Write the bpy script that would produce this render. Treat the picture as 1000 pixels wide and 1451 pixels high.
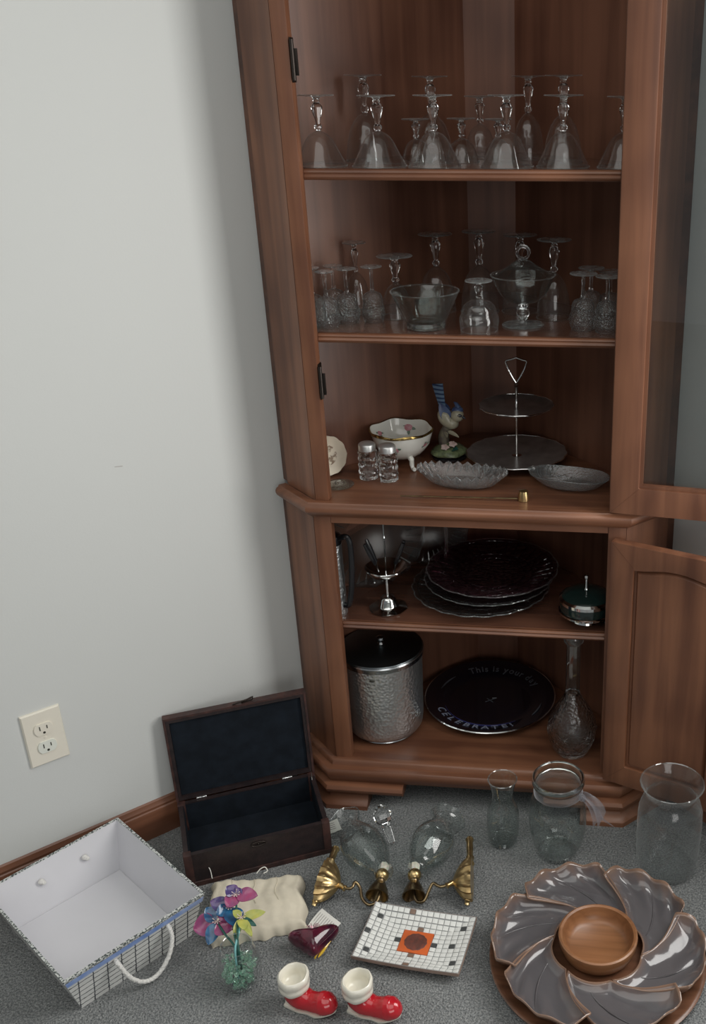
import bpy, bmesh, math, random
from mathutils import Vector, Matrix
random.seed(7)
for o in list(bpy.data.objects): bpy.data.objects.remove(o)
SC = bpy.context.scene
COL = SC.collection
V = Vector; PI = math.pi

# ------------------------------------------------------------------ camera
F, PPX, PPY = 1429.22, 733.89, 749.33
YAW, PITCH, ROLL = -0.10434, 0.42635, -0.00495
CAM = V((0.2778, -1.73148, 1.45169))
FWD = V((math.sin(YAW)*math.cos(PITCH), math.cos(YAW)*math.cos(PITCH), -math.sin(PITCH)))
_r = V((math.cos(YAW), -math.sin(YAW), 0)); _u = _r.cross(FWD)
RIGHT = _r*math.cos(ROLL) + _u*math.sin(ROLL)
UP = _u*math.cos(ROLL) - _r*math.sin(ROLL)
cd = bpy.data.cameras.new('camera'); cam = bpy.data.objects.new('camera', cd); COL.objects.link(cam)
cd.sensor_fit = 'HORIZONTAL'; cd.sensor_width = 36; cd.lens = F/1000*36
cd.shift_x = (500-PPX)/1000; cd.shift_y = (PPY-725.5)/1000
cd.clip_start = .05; cd.clip_end = 60
m = Matrix((RIGHT, UP, -FWD)).transposed().to_4x4(); m.translation = CAM
cam.matrix_world = m
SC.camera = cam

# ------------------------------------------------------------------ light
SC.view_settings.view_transform = 'Standard'; SC.view_settings.look = 'None'
SC.view_settings.gamma = 1; SC.view_settings.use_curve_mapping = False
SC.view_settings.exposure = 0.0
w = bpy.data.worlds.new('room_daylight'); SC.world = w; w.use_nodes = True
w.node_tree.nodes['Background'].inputs[0].default_value = (.92, .96, 1, 1)
w.node_tree.nodes['Background'].inputs[1].default_value = 0.18
def area(name, loc, aim, sx, sy, power, col):
    l = bpy.data.lights.new(name, 'AREA'); l.shape = 'RECTANGLE'; l.size = sx; l.size_y = sy
    l.energy = power; l.color = col
    o = bpy.data.objects.new(name, l); COL.objects.link(o); o.location = loc
    o.rotation_euler = (V(aim)-V(loc)).to_track_quat('-Z', 'Y').to_euler()
    return o
area('window_daylight', (.83, -.375, 1.20), (-.17, -1.375, 1.15), .80, 1.35, 23, (1, .98, .95))
area('rear_fill', (1.5, -4.2, 1.5), (-.3, 0, .4), 1.8, 1.4, 19, (1, .99, .96))  # added soft fill behind the camera, brightens wall and floor
area('ceiling_bounce_fill', (-.2, -1.9, 2.58), (-.2, -1.9, 0), 2.6, 2.2, 23, (1, .985, .95))  # added overhead fill, stands in for daylight bounced off the ceiling
SC.cycles.max_bounces = 14; SC.cycles.transmission_bounces = 14; SC.cycles.glossy_bounces = 6
SC.cycles.transparent_max_bounces = 64
SC.cycles.caustics_reflective = False
SC.cycles.sample_clamp_indirect = 3.0

# ------------------------------------------------------------------ pixel helpers (world points from the fitted camera)
def ray(u, v): return FWD + RIGHT*((u-PPX)/F) - UP*((v-PPY)/F)
def at(u, v, z):
    d = ray(u, v); return CAM + d*((z-CAM.z)/d.z)
def aty(u, v, y):
    d = ray(u, v); return CAM + d*((y-CAM.y)/d.y)
def dep(P): return (V(P)-CAM).dot(FWD)
def mpp(P): return dep(P)/F
def pix(P):
    d = V(P)-CAM; z = d.dot(FWD); return PPX+F*d.dot(RIGHT)/z, PPY-F*d.dot(UP)/z
def zat(P, v):
    lo, hi = -1.0, 3.0
    for _ in range(50):
        m_ = (lo+hi)/2
        if pix((P[0], P[1], m_))[1] > v: lo = m_
        else: hi = m_
    return lo
def xat(u, y, z):
    lo, hi = -3.0, 3.0
    for _ in range(50):
        m_ = (lo+hi)/2
        if pix((m_, y, z))[0] < u: lo = m_
        else: hi = m_
    return lo
def base_front(u, v, z, R):
    P = at(u, v, z); d = P-CAM; d.z = 0; d.normalize(); return P+d*R

# ------------------------------------------------------------------ materials
def nodes(name):
    m = bpy.data.materials.new(name); m.use_nodes = True; nt = m.node_tree
    for n in list(nt.nodes): nt.nodes.remove(n)
    out = nt.nodes.new('ShaderNodeOutputMaterial')
    return m, nt, out
def N(nt, t, **kw):
    n = nt.nodes.new(t)
    for k, v in kw.items(): setattr(n, k, v)
    return n
def L(nt, a, b): nt.links.new(a, b)
def mat(name, col, rough=.5, metal=0, var=.12, vscale=25, bump=0, bscale=120, coat=0, trans=0, ior=1.5, col2=None, spec=.5, sss=0, detail=4, ramp=(.35, .7), alpha=1, voronoi=False):
    m, nt, out = nodes(name)
    p = N(nt, 'ShaderNodeBsdfPrincipled'); L(nt, p.outputs[0], out.inputs[0])
    tc = N(nt, 'ShaderNodeTexCoord')
    n = N(nt, 'ShaderNodeTexNoise'); n.inputs['Scale'].default_value = vscale; n.inputs['Detail'].default_value = detail
    L(nt, tc.outputs['Object'], n.inputs['Vector'])
    cr = N(nt, 'ShaderNodeValToRGB')
    a = col2 if col2 else tuple(c*(1-var) for c in col); b = col if col2 else tuple(min(1, c*(1+var)) for c in col)
    cr.color_ramp.elements[0].color = (*a, 1); cr.color_ramp.elements[1].color = (*b, 1)
    cr.color_ramp.elements[0].position, cr.color_ramp.elements[1].position = ramp
    L(nt, n.outputs['Fac'], cr.inputs[0]); L(nt, cr.outputs[0], p.inputs['Base Color'])
    p.inputs['Roughness'].default_value = rough; p.inputs['Metallic'].default_value = metal
    p.inputs['Coat Weight'].default_value = coat; p.inputs['Coat Roughness'].default_value = .08
    p.inputs['Transmission Weight'].default_value = trans; p.inputs['IOR'].default_value = ior
    p.inputs['Specular IOR Level'].default_value = spec
    if sss: p.inputs['Subsurface Weight'].default_value = sss; p.inputs['Subsurface Scale'].default_value = .004
    if bump:
        if voronoi:
            n2 = N(nt, 'ShaderNodeTexVoronoi', feature='SMOOTH_F1'); n2.inputs['Smoothness'].default_value = .3; o2 = n2.outputs['Distance']
        else:
            n2 = N(nt, 'ShaderNodeTexNoise'); n2.inputs['Detail'].default_value = 3; o2 = n2.outputs['Fac']
        n2.inputs['Scale'].default_value = bscale
        L(nt, tc.outputs['Object'], n2.inputs['Vector'])
        b_ = N(nt, 'ShaderNodeBump'); b_.inputs['Strength'].default_value = min(1, bump); b_.inputs['Distance'].default_value = .002
        L(nt, o2, b_.inputs['Height']); L(nt, b_.outputs[0], p.inputs['Normal'])
    return m
def wood(name, c1, c2, axis='z', rough=.42, coat=.15, scale=1.0):
    m, nt, out = nodes(name)
    p = N(nt, 'ShaderNodeBsdfPrincipled'); L(nt, p.outputs[0], out.inputs[0])
    tc = N(nt, 'ShaderNodeTexCoord'); mp = N(nt, 'ShaderNodeMapping')
    s = {'x': (1.2, 22, 22), 'y': (22, 1.2, 22), 'z': (22, 22, 1.2)}[axis]
    mp.inputs['Scale'].default_value = tuple(k*scale for k in s)
    L(nt, tc.outputs['Object'], mp.inputs['Vector'])
    n = N(nt, 'ShaderNodeTexNoise'); n.inputs['Scale'].default_value = 1.6; n.inputs['Detail'].default_value = 7; n.inputs['Distortion'].default_value = .5
    L(nt, mp.outputs[0], n.inputs['Vector'])
    n3 = N(nt, 'ShaderNodeTexNoise'); n3.inputs['Scale'].default_value = 5; n3.inputs['Detail'].default_value = 2
    L(nt, tc.outputs['Object'], n3.inputs['Vector'])
    ad = N(nt, 'ShaderNodeMath', operation='MULTIPLY_ADD'); ad.inputs[1].default_value = .5; L(nt, n3.outputs['Fac'], ad.inputs[0])
    mu = N(nt, 'ShaderNodeMath', operation='MULTIPLY'); mu.inputs[1].default_value = .6; L(nt, n.outputs['Fac'], mu.inputs[0]); L(nt, mu.outputs[0], ad.inputs[2])
    cr = N(nt, 'ShaderNodeValToRGB'); cr.color_ramp.elements[0].color = (*c1, 1); cr.color_ramp.elements[1].color = (*c2, 1)
    cr.color_ramp.elements[0].position = .42; cr.color_ramp.elements[1].position = .68
    L(nt, ad.outputs[0], cr.inputs[0]); L(nt, cr.outputs[0], p.inputs['Base Color'])
    p.inputs['Roughness'].default_value = rough; p.inputs['Coat Weight'].default_value = coat; p.inputs['Coat Roughness'].default_value = .22
    b_ = N(nt, 'ShaderNodeBump'); b_.inputs['Strength'].default_value = .08; b_.inputs['Distance'].default_value = .002
    L(nt, n.outputs['Fac'], b_.inputs['Height']); L(nt, b_.outputs[0], p.inputs['Normal'])
    return m
def thin(name, tint=(.95, .965, .965), rough=.03, haze=0.0, hazecol=(.8, .82, .82), k=1.7, ior=1.45, bump=0, bscale=150, voronoi=True, hvar=0.0, edge=.45):
    """one glass wall: what passes through, what the surface mirrors, and any frosting or painted edge haze"""
    m, nt, out = nodes(name)
    tr = N(nt, 'ShaderNodeBsdfTransparent')
    lw = N(nt, 'ShaderNodeLayerWeight'); lw.inputs['Blend'].default_value = .5
    pe = N(nt, 'ShaderNodeMath', operation='POWER'); pe.inputs[1].default_value = 3.0; L(nt, lw.outputs['Facing'], pe.inputs[0])
    mt = N(nt, 'ShaderNodeMixRGB'); mt.inputs[1].default_value = (*tint, 1); mt.inputs[2].default_value = (*[c*edge for c in tint], 1)
    L(nt, pe.outputs[0], mt.inputs[0]); L(nt, mt.outputs[0], tr.inputs[0])
    gl = N(nt, 'ShaderNodeBsdfAnisotropic') if False else N(nt, 'ShaderNodeBsdfGlossy'); gl.inputs['Roughness'].default_value = rough; gl.inputs['Color'].default_value = (1, 1, 1, 1)
    fr = N(nt, 'ShaderNodeLayerWeight'); fr.inputs['Blend'].default_value = .5
    pw = N(nt, 'ShaderNodeMath', operation='POWER'); pw.inputs[1].default_value = 3.6; L(nt, fr.outputs['Facing'], pw.inputs[0])
    mu = N(nt, 'ShaderNodeMath', operation='MULTIPLY_ADD', use_clamp=True); mu.inputs[1].default_value = .42*k; mu.inputs[2].default_value = .030*k
    L(nt, pw.outputs[0], mu.inputs[0])
    mx = N(nt, 'ShaderNodeMixShader'); L(nt, mu.outputs[0], mx.inputs[0]); L(nt, tr.outputs[0], mx.inputs[1]); L(nt, gl.outputs[0], mx.inputs[2])
    last = mx.outputs[0]
    tc = N(nt, 'ShaderNodeTexCoord')
    if bump:
        n2 = N(nt, 'ShaderNodeTexVoronoi') if voronoi else N(nt, 'ShaderNodeTexNoise')
        n2.inputs['Scale'].default_value = bscale; L(nt, tc.outputs['Object'], n2.inputs['Vector'])
        b_ = N(nt, 'ShaderNodeBump'); b_.inputs['Strength'].default_value = bump; b_.inputs['Distance'].default_value = .003
        L(nt, n2.outputs[0], b_.inputs['Height']); L(nt, b_.outputs[0], gl.inputs['Normal']); L(nt, b_.outputs[0], fr.inputs['Normal'])
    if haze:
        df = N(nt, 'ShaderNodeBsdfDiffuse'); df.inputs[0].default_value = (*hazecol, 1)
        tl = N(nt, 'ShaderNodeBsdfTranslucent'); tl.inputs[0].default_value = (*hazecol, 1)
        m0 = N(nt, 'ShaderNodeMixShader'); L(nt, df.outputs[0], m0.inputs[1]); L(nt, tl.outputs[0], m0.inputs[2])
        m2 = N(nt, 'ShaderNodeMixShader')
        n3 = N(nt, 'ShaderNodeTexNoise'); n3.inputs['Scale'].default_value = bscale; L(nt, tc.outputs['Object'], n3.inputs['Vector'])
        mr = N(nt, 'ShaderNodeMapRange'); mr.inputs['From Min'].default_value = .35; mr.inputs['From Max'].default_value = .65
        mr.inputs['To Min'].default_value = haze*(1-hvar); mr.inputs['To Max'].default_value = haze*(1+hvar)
        fa = N(nt, 'ShaderNodeMath', operation='MULTIPLY_ADD'); fa.inputs[1].default_value = 2.6; fa.inputs[2].default_value = .35; L(nt, pe.outputs[0], fa.inputs[0])  # haze thickens towards edges, painting pale rim glints into the glass
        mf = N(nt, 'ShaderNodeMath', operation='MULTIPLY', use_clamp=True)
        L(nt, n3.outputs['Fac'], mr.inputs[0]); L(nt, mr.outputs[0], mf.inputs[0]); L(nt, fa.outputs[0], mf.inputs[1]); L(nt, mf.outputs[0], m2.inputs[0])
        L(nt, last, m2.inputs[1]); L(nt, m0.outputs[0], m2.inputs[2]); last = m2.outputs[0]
    L(nt, last, out.inputs[0])
    return m
M = {}
WD, WL = (.118, .046, .025), (.250, .107, .056)
for ax in 'xyz': M['wood_'+ax] = wood('cherry_wood_'+ax, WD, WL, ax)
M['wood_in'] = wood('cherry_panel', (.125, .051, .031), (.235, .104, .063), 'z', rough=.42, coat=.12)
M['wood_dark'] = wood('dark_cherry', (.07, .026, .014), (.15, .058, .03), 'x')
M['wood_board'] = wood('baseboard_wood', (.13, .052, .028), (.23, .098, .055), 'x', rough=.35, coat=.25)
M['wood_shelf'] = wood('polished_shelf', (.085, .036, .024), (.165, .072, .044), 'x', rough=.22, coat=.9)
M['wood_bowl'] = wood('maple_bowl', (.20, .085, .034), (.33, .15, .065), 'x', rough=.4, coat=.2, scale=2)
M['wood_tray'] = wood('walnut_tray', (.10, .045, .024), (.20, .09, .05), 'x', rough=.3, coat=.3, scale=2)
M['metal_dark'] = mat('aged_bronze', (.035, .028, .024), .4, .8, bump=.2, bscale=300)
M['wall'] = mat('painted_wall', (.625, .640, .625), .75, var=.012, vscale=1.4, bump=.06, bscale=260, spec=.2)
M['ivory'] = mat('ivory_plastic', (.78, .74, .64), .35, var=.02, vscale=8)
M['ivory2'] = mat('white_plastic', (.74, .76, .69), .35, var=.02, vscale=8)
M['slot'] = mat('slot_black', (.03, .03, .02), .6)
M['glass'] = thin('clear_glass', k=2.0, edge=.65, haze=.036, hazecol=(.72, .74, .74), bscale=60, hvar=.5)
M['glass_rim'] = thin('glass_edges', tint=(.90, .93, .93), k=3.0, haze=.16, hazecol=(.72, .75, .75), bscale=60, hvar=.4)  # strong haze paints light lines onto glass edges and feet
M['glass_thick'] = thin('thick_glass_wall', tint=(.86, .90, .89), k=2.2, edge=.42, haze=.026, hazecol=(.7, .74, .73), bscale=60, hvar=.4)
M['crystal2'] = mat('cut_crystal_pale', (.86, .89, .90), .05, trans=.91, ior=1.5, var=.03, vscale=120, bump=.4, bscale=220, voronoi=True)
M['crystal'] = mat('cut_crystal_solid', (.95, .965, .965), .03, trans=1, ior=1.5, var=.004, bump=.5, bscale=170, voronoi=True)
M['solid'] = mat('solid_crystal', (.97, .985, .985), .015, trans=1, ior=1.5, var=.004)
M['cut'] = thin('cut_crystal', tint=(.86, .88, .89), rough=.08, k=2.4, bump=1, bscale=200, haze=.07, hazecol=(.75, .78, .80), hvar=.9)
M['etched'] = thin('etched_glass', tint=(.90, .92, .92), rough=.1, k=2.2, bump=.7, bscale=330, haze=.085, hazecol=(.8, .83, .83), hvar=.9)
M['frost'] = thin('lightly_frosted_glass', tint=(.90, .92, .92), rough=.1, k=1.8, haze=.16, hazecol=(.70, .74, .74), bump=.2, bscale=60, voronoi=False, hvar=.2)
M['pane'] = thin('cabinet_pane', tint=(.90, .92, .92), rough=.0, k=1.6)
M['silver'] = mat('polished_silver', (.72, .73, .72), .12, 1, var=.1, vscale=60, bump=.08, bscale=200)
M['tin'] = mat('hammered_aluminium', (.66, .69, .70), .33, .92, var=.06, vscale=30, bump=.6, bscale=150, voronoi=True)
M['lidsilver'] = mat('satin_silver_lid', (.66, .67, .66), .38, .8, var=.06, vscale=60)
M['tin_s'] = mat('smooth_aluminium', (.50, .52, .53), .25, 1, var=.08, vscale=30)
M['lid_dark'] = mat('dull_lid_metal', (.16, .18, .19), .35, 1, var=.12, vscale=15)
M['chrome'] = mat('chrome', (.78, .80, .80), .08, 1, var=.05, vscale=20)
M['traymetal'] = mat('stainless_tray', (.52, .51, .50), .32, .85, var=.22, vscale=28, bump=.05, bscale=60)
M['brass'] = mat('polished_brass', (.72, .54, .27), .28, .95, col2=(.46, .32, .15), vscale=60)
M['brass_old'] = mat('aged_brass', (.36, .27, .14), .32, 1, col2=(.18, .13, .08), vscale=60)
M['porcelain'] = mat('white_porcelain', (.80, .80, .74), .12, var=.02, vscale=10, coat=.5)
M['gold'] = mat('gold_rim', (.62, .45, .16), .25, 1, col2=(.25, .17, .06), vscale=150)
M['rose'] = mat('rose_decal', (.55, .16, .22), .25, col2=(.62, .35, .38), vscale=200)
M['leafgreen'] = mat('leaf_decal', (.16, .24, .17), .3, vscale=150)
M['cream_lace'] = mat('cream_pierced_china', (.80, .72, .58), .35, col2=(.30, .21, .14), vscale=130, bump=.5, bscale=130, ramp=(.44, .53))
M['cream'] = mat('cream_china', (.80, .72, .58), .35, var=.05, vscale=40)
M['jayblue'] = mat('jay_blue', (.035, .05, .15), .3, col2=(.09, .14, .26), vscale=70, coat=.3)
M['jaycream'] = mat('jay_cream', (.45, .42, .31), .3, var=.1, vscale=60, coat=.3)
M['jaydark'] = mat('jay_dark', (.03, .035, .05), .3, coat=.3)
M['moss'] = mat('painted_moss', (.22, .27, .13), .4, col2=(.10, .13, .07), vscale=110, bump=.8, bscale=160, coat=.2)
M['stump'] = mat('painted_bark', (.11, .085, .08), .5, col2=(.22, .2, .13), vscale=90, bump=.8, bscale=120)
M['pinkpetal'] = mat('painted_petal', (.55, .42, .38), .4, var=.15, vscale=80)
M['black'] = mat('black_lacquer', (.012, .012, .014), .25, coat=.4)
M['blackplate'] = mat('black_glass_plate', (.006, .006, .012), .08, coat=.6)
M['blueprint'] = mat('pale_blue_print', (.30, .33, .44), .4, var=.2, vscale=60)
M['navyprint'] = mat('navy_print', (.05, .055, .20), .3)
M['grayprint'] = mat('grey_print', (.10, .105, .12), .4, var=.2)
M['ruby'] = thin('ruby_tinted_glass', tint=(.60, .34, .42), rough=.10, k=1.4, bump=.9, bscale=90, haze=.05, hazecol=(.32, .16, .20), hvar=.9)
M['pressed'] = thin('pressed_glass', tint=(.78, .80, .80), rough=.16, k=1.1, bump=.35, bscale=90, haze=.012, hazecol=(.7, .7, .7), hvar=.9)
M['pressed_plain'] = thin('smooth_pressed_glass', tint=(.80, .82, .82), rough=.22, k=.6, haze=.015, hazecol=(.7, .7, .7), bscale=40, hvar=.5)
M['greenblack'] = mat('dark_green_enamel', (.010, .022, .020), .15, coat=.5)
M['chestlining'] = mat('navy_black_lining', (.008, .012, .018), .85, var=.25, vscale=40, spec=.2)
M['chestleather'] = mat('dark_brown_leatherette', (.030, .018, .018), .45, col2=(.016, .011, .012), vscale=60, bump=.3, bscale=200)
M['chesttrim'] = mat('worn_brown_trim', (.075, .032, .026), .5, col2=(.032, .016, .015), vscale=60, bump=.3, bscale=150)
M['paperwhite'] = mat('white_box_paper', (.66, .66, .69), .45, var=.025, vscale=7, spec=.4)
M['rope'] = mat('white_cord', (.74, .73, .70), .8, var=.12, vscale=300, bump=.8, bscale=500)
M['ribbonblue'] = mat('blue_ribbon', (.16, .27, .60), .4, col2=(.34, .44, .70), vscale=40)
M['tileclay'] = mat('tile_backing_clay', (.30, .22, .18), .7, var=.15)
M['grout'] = mat('grey_grout', (.33, .34, .34), .85, var=.1)
M['tilewhite'] = mat('white_tile', (.78, .79, .76), .3, var=.03, vscale=30)
M['tileblack'] = mat('charcoal_tile', (.07, .075, .075), .4)
M['tilebrown'] = mat('brown_tile', (.23, .15, .11), .4)
M['orange'] = mat('orange_enamel', (.62, .13, .035), .35, var=.08)
M['maroon'] = mat('brown_ring_glaze', (.20, .06, .042), .4, col2=(.10, .045, .035), vscale=120)
M['bootred'] = mat('red_glaze', (.50, .015, .025), .12, var=.08, coat=.6)
M['bootwhite'] = mat('cream_glaze', (.80, .77, .67), .2, var=.03, vscale=40, coat=.4)
M['cloth'] = mat('unbleached_muslin', (.72, .66, .53), .9, var=.05, vscale=60, bump=.3, bscale=900, spec=.1)
M['stringw'] = mat('white_string', (.7, .69, .64), .9)
M['marble'] = mat('green_glass_gem', (.62, .93, .76), .04, trans=.92, var=.12, ior=1.5)
M['petalblue'] = mat('blue_acrylic_petal', (.025, .17, .34), .2, col2=(.03, .08, .18), vscale=60, coat=.4)
M['petalpink'] = mat('magenta_acrylic_petal', (.40, .06, .17), .2, col2=(.26, .07, .18), vscale=60, coat=.4)
M['petalpurple'] = mat('violet_acrylic_petal', (.15, .06, .21), .2, col2=(.08, .065, .19), vscale=60, coat=.4)
M['petalyellow'] = mat('yellow_green_petal', (.55, .52, .12), .3, col2=(.36, .40, .10), vscale=60)
M['petaldark'] = mat('dark_green_leaf', (.02, .10, .08), .3)
M['teal'] = mat('teal_stem', (.15, .45, .46), .25, col2=(.25, .52, .52), vscale=60)
M['stamen'] = mat('pale_stamen', (.75, .62, .60), .4)
M['heart'] = mat('ruby_art_glass', (.24, .025, .06), .04, trans=.5, col2=(.05, .012, .03), vscale=45, coat=.6, ior=1.48)
M['heartyellow'] = mat('yellow_glass_streak', (.65, .42, .04), .1, coat=.5)
M['card'] = mat('white_card', (.80, .79, .74), .7, var=.02)
M['ink'] = mat('grey_ink', (.25, .22, .22), .7)
M['pinktinsel'] = mat('pink_tinsel', (.5, .25, .3), .3, .5)
M['ribbon'] = thin('sheer_white_ribbon', tint=(.86, .86, .88), rough=.4, k=.5, haze=.42, hazecol=(.82, .82, .86))
M['wax'] = mat('white_wax', (.78, .74, .64), .5, sss=.2)
M['jarlip'] = mat('thick_jar_lip_glass', (.86, .92, .90), .02, trans=1, ior=1.5, var=.01)
M['darkthing'] = mat('dark_speckled_glaze', (.03, .028, .028), .4, col2=(.09, .075, .07), vscale=120)

def carpet_mat():
    m, nt, out = nodes('grey_carpet')
    p = N(nt, 'ShaderNodeBsdfPrincipled'); L(nt, p.outputs[0], out.inputs[0])
    tc = N(nt, 'ShaderNodeTexCoord')
    n1 = N(nt, 'ShaderNodeTexNoise'); n1.inputs['Scale'].default_value = 270; n1.inputs['Detail'].default_value = 2.5
    n2 = N(nt, 'ShaderNodeTexNoise'); n2.inputs['Scale'].default_value = 7; n2.inputs['Detail'].default_value = 3
    n4 = N(nt, 'ShaderNodeTexVoronoi'); n4.inputs['Scale'].default_value = 330
    for n in (n1, n2, n4): L(nt, tc.outputs['Object'], n.inputs['Vector'])
    cr = N(nt, 'ShaderNodeValToRGB'); cr.color_ramp.elements[0].color = (.150, .162, .166, 1); cr.color_ramp.elements[1].color = (.345, .355, .352, 1)
    cr.color_ramp.elements[0].position = .36; cr.color_ramp.elements[1].position = .63
    L(nt, n1.outputs['Fac'], cr.inputs[0])
    mx = N(nt, 'ShaderNodeMixRGB', blend_type='MULTIPLY'); mx.inputs[0].default_value = .35
    cr2 = N(nt, 'ShaderNodeValToRGB'); cr2.color_ramp.elements[0].color = (.62, .62, .63, 1); cr2.color_ramp.elements[0].position = .3; cr2.color_ramp.elements[1].position = .7
    L(nt, n2.outputs['Fac'], cr2.inputs[0]); L(nt, cr.outputs[0], mx.inputs[1]); L(nt, cr2.outputs[0], mx.inputs[2])
    L(nt, mx.outputs[0], p.inputs['Base Color']); p.inputs['Roughness'].default_value = .95; p.inputs['Specular IOR Level'].default_value = .1
    p.inputs['Sheen Weight'].default_value = .15
    ad = N(nt, 'ShaderNodeMath', operation='ADD'); L(nt, n1.outputs['Fac'], ad.inputs[0]); L(nt, n4.outputs['Distance'], ad.inputs[1])
    b_ = N(nt, 'ShaderNodeBump'); b_.inputs['Strength'].default_value = .9; b_.inputs['Distance'].default_value = .004
    L(nt, ad.outputs[0], b_.inputs['Height']); L(nt, b_.outputs[0], p.inputs['Normal'])
    return m
M['carpet'] = carpet_mat()
def tweed_mat(name, grid):
    """printed paper: black basket grid on white (UV in metres), or the speckled rim band"""
    m, nt, out = nodes(name)
    p = N(nt, 'ShaderNodeBsdfPrincipled'); L(nt, p.outputs[0], out.inputs[0]); p.inputs['Roughness'].default_value = .6
    tc = N(nt, 'ShaderNodeTexCoord')
    if grid:
        br = N(nt, 'ShaderNodeTexBrick', offset=0.0, squash=1.0)
        br.inputs['Scale'].default_value = 1; br.inputs['Brick Width'].default_value = .0255; br.inputs['Row Height'].default_value = .0130
        br.inputs['Mortar Size'].default_value = .0011; br.inputs['Mortar Smooth'].default_value = .2
        br.inputs['Color1'].default_value = (.72, .72, .70, 1); br.inputs['Color2'].default_value = (.64, .65, .63, 1); br.inputs['Mortar'].default_value = (.05, .055, .065, 1)
        ns = N(nt, 'ShaderNodeTexNoise'); ns.inputs['Scale'].default_value = 260; L(nt, tc.outputs['Object'], ns.inputs['Vector'])
        mv = N(nt, 'ShaderNodeMixRGB'); mv.inputs[0].default_value = .0035; L(nt, tc.outputs['UV'], mv.inputs[1]); L(nt, ns.outputs['Color'], mv.inputs[2])
        L(nt, mv.outputs[0], br.inputs['Vector']); L(nt, br.outputs['Color'], p.inputs['Base Color'])
    else:
        ns = N(nt, 'ShaderNodeTexNoise'); ns.inputs['Scale'].default_value = 330; ns.inputs['Detail'].default_value = 1; L(nt, tc.outputs['Object'], ns.inputs['Vector'])
        cr = N(nt, 'ShaderNodeValToRGB'); cr.color_ramp.elements[0].color = (.07, .085, .085, 1); cr.color_ramp.elements[1].color = (.60, .62, .60, 1)
        cr.color_ramp.elements[0].position = .44; cr.color_ramp.elements[1].position = .53
        L(nt, ns.outputs['Fac'], cr.inputs[0]); L(nt, cr.outputs[0], p.inputs['Base Color'])
    return m
M['basket'] = tweed_mat('basket_print_paper', True); M['speckle'] = tweed_mat('speckled_paper_rim', False)
def glaze_mat():
    m, nt, out = nodes('grey_mauve_glaze')
    p = N(nt, 'ShaderNodeBsdfPrincipled'); L(nt, p.outputs[0], out.inputs[0])
    at_ = N(nt, 'ShaderNodeAttribute', attribute_name='edge')
    tc = N(nt, 'ShaderNodeTexCoord'); ns = N(nt, 'ShaderNodeTexNoise'); ns.inputs['Scale'].default_value = 40; ns.inputs['Detail'].default_value = 5
    L(nt, tc.outputs['Object'], ns.inputs['Vector'])
    ma = N(nt, 'ShaderNodeMath', operation='MULTIPLY_ADD'); ma.inputs[1].default_value = .35; ma.inputs[2].default_value = -.17
    L(nt, ns.outputs['Fac'], ma.inputs[0])
    ad = N(nt, 'ShaderNodeMath', operation='ADD', use_clamp=True); L(nt, at_.outputs['Fac'], ad.inputs[0]); L(nt, ma.outputs[0], ad.inputs[1])
    cr = N(nt, 'ShaderNodeValToRGB'); cr.color_ramp.elements[0].color = (.102, .097, .103, 1); cr.color_ramp.elements[0].position = .1
    cr.color_ramp.elements[1].color = (.29, .18, .125, 1); cr.color_ramp.elements[1].position = 1.0
    e = cr.color_ramp.elements.new(.40); e.color = (.150, .115, .108, 1)
    e = cr.color_ramp.elements.new(.75); e.color = (.19, .12, .088, 1)
    L(nt, ad.outputs[0], cr.inputs[0]); L(nt, cr.outputs[0], p.inputs['Base Color'])
    p.inputs['Roughness'].default_value = .16; p.inputs['Coat Weight'].default_value = .6; p.inputs['Coat Roughness'].default_value = .05
    return m
M['glaze'] = glaze_mat()
def tail_mat():
    m, nt, out = nodes('barred_tail_blue')
    p = N(nt, 'ShaderNodeBsdfPrincipled'); L(nt, p.outputs[0], out.inputs[0]); p.inputs['Roughness'].default_value = .3
    tc = N(nt, 'ShaderNodeTexCoord'); wv = N(nt, 'ShaderNodeTexWave', bands_direction='Z'); wv.inputs['Scale'].default_value = 36; wv.inputs['Distortion'].default_value = 1.5
    L(nt, tc.outputs['Object'], wv.inputs['Vector'])
    cr = N(nt, 'ShaderNodeValToRGB'); cr.color_ramp.elements[0].color = (.02, .05, .13, 1); cr.color_ramp.elements[1].color = (.16, .25, .36, 1)
    cr.color_ramp.elements[0].position = .3; cr.color_ramp.elements[1].position = .5
    L(nt, wv.outputs['Fac'], cr.inputs[0]); L(nt, cr.outputs[0], p.inputs['Base Color'])
    return m
M['tail'] = tail_mat()

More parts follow.
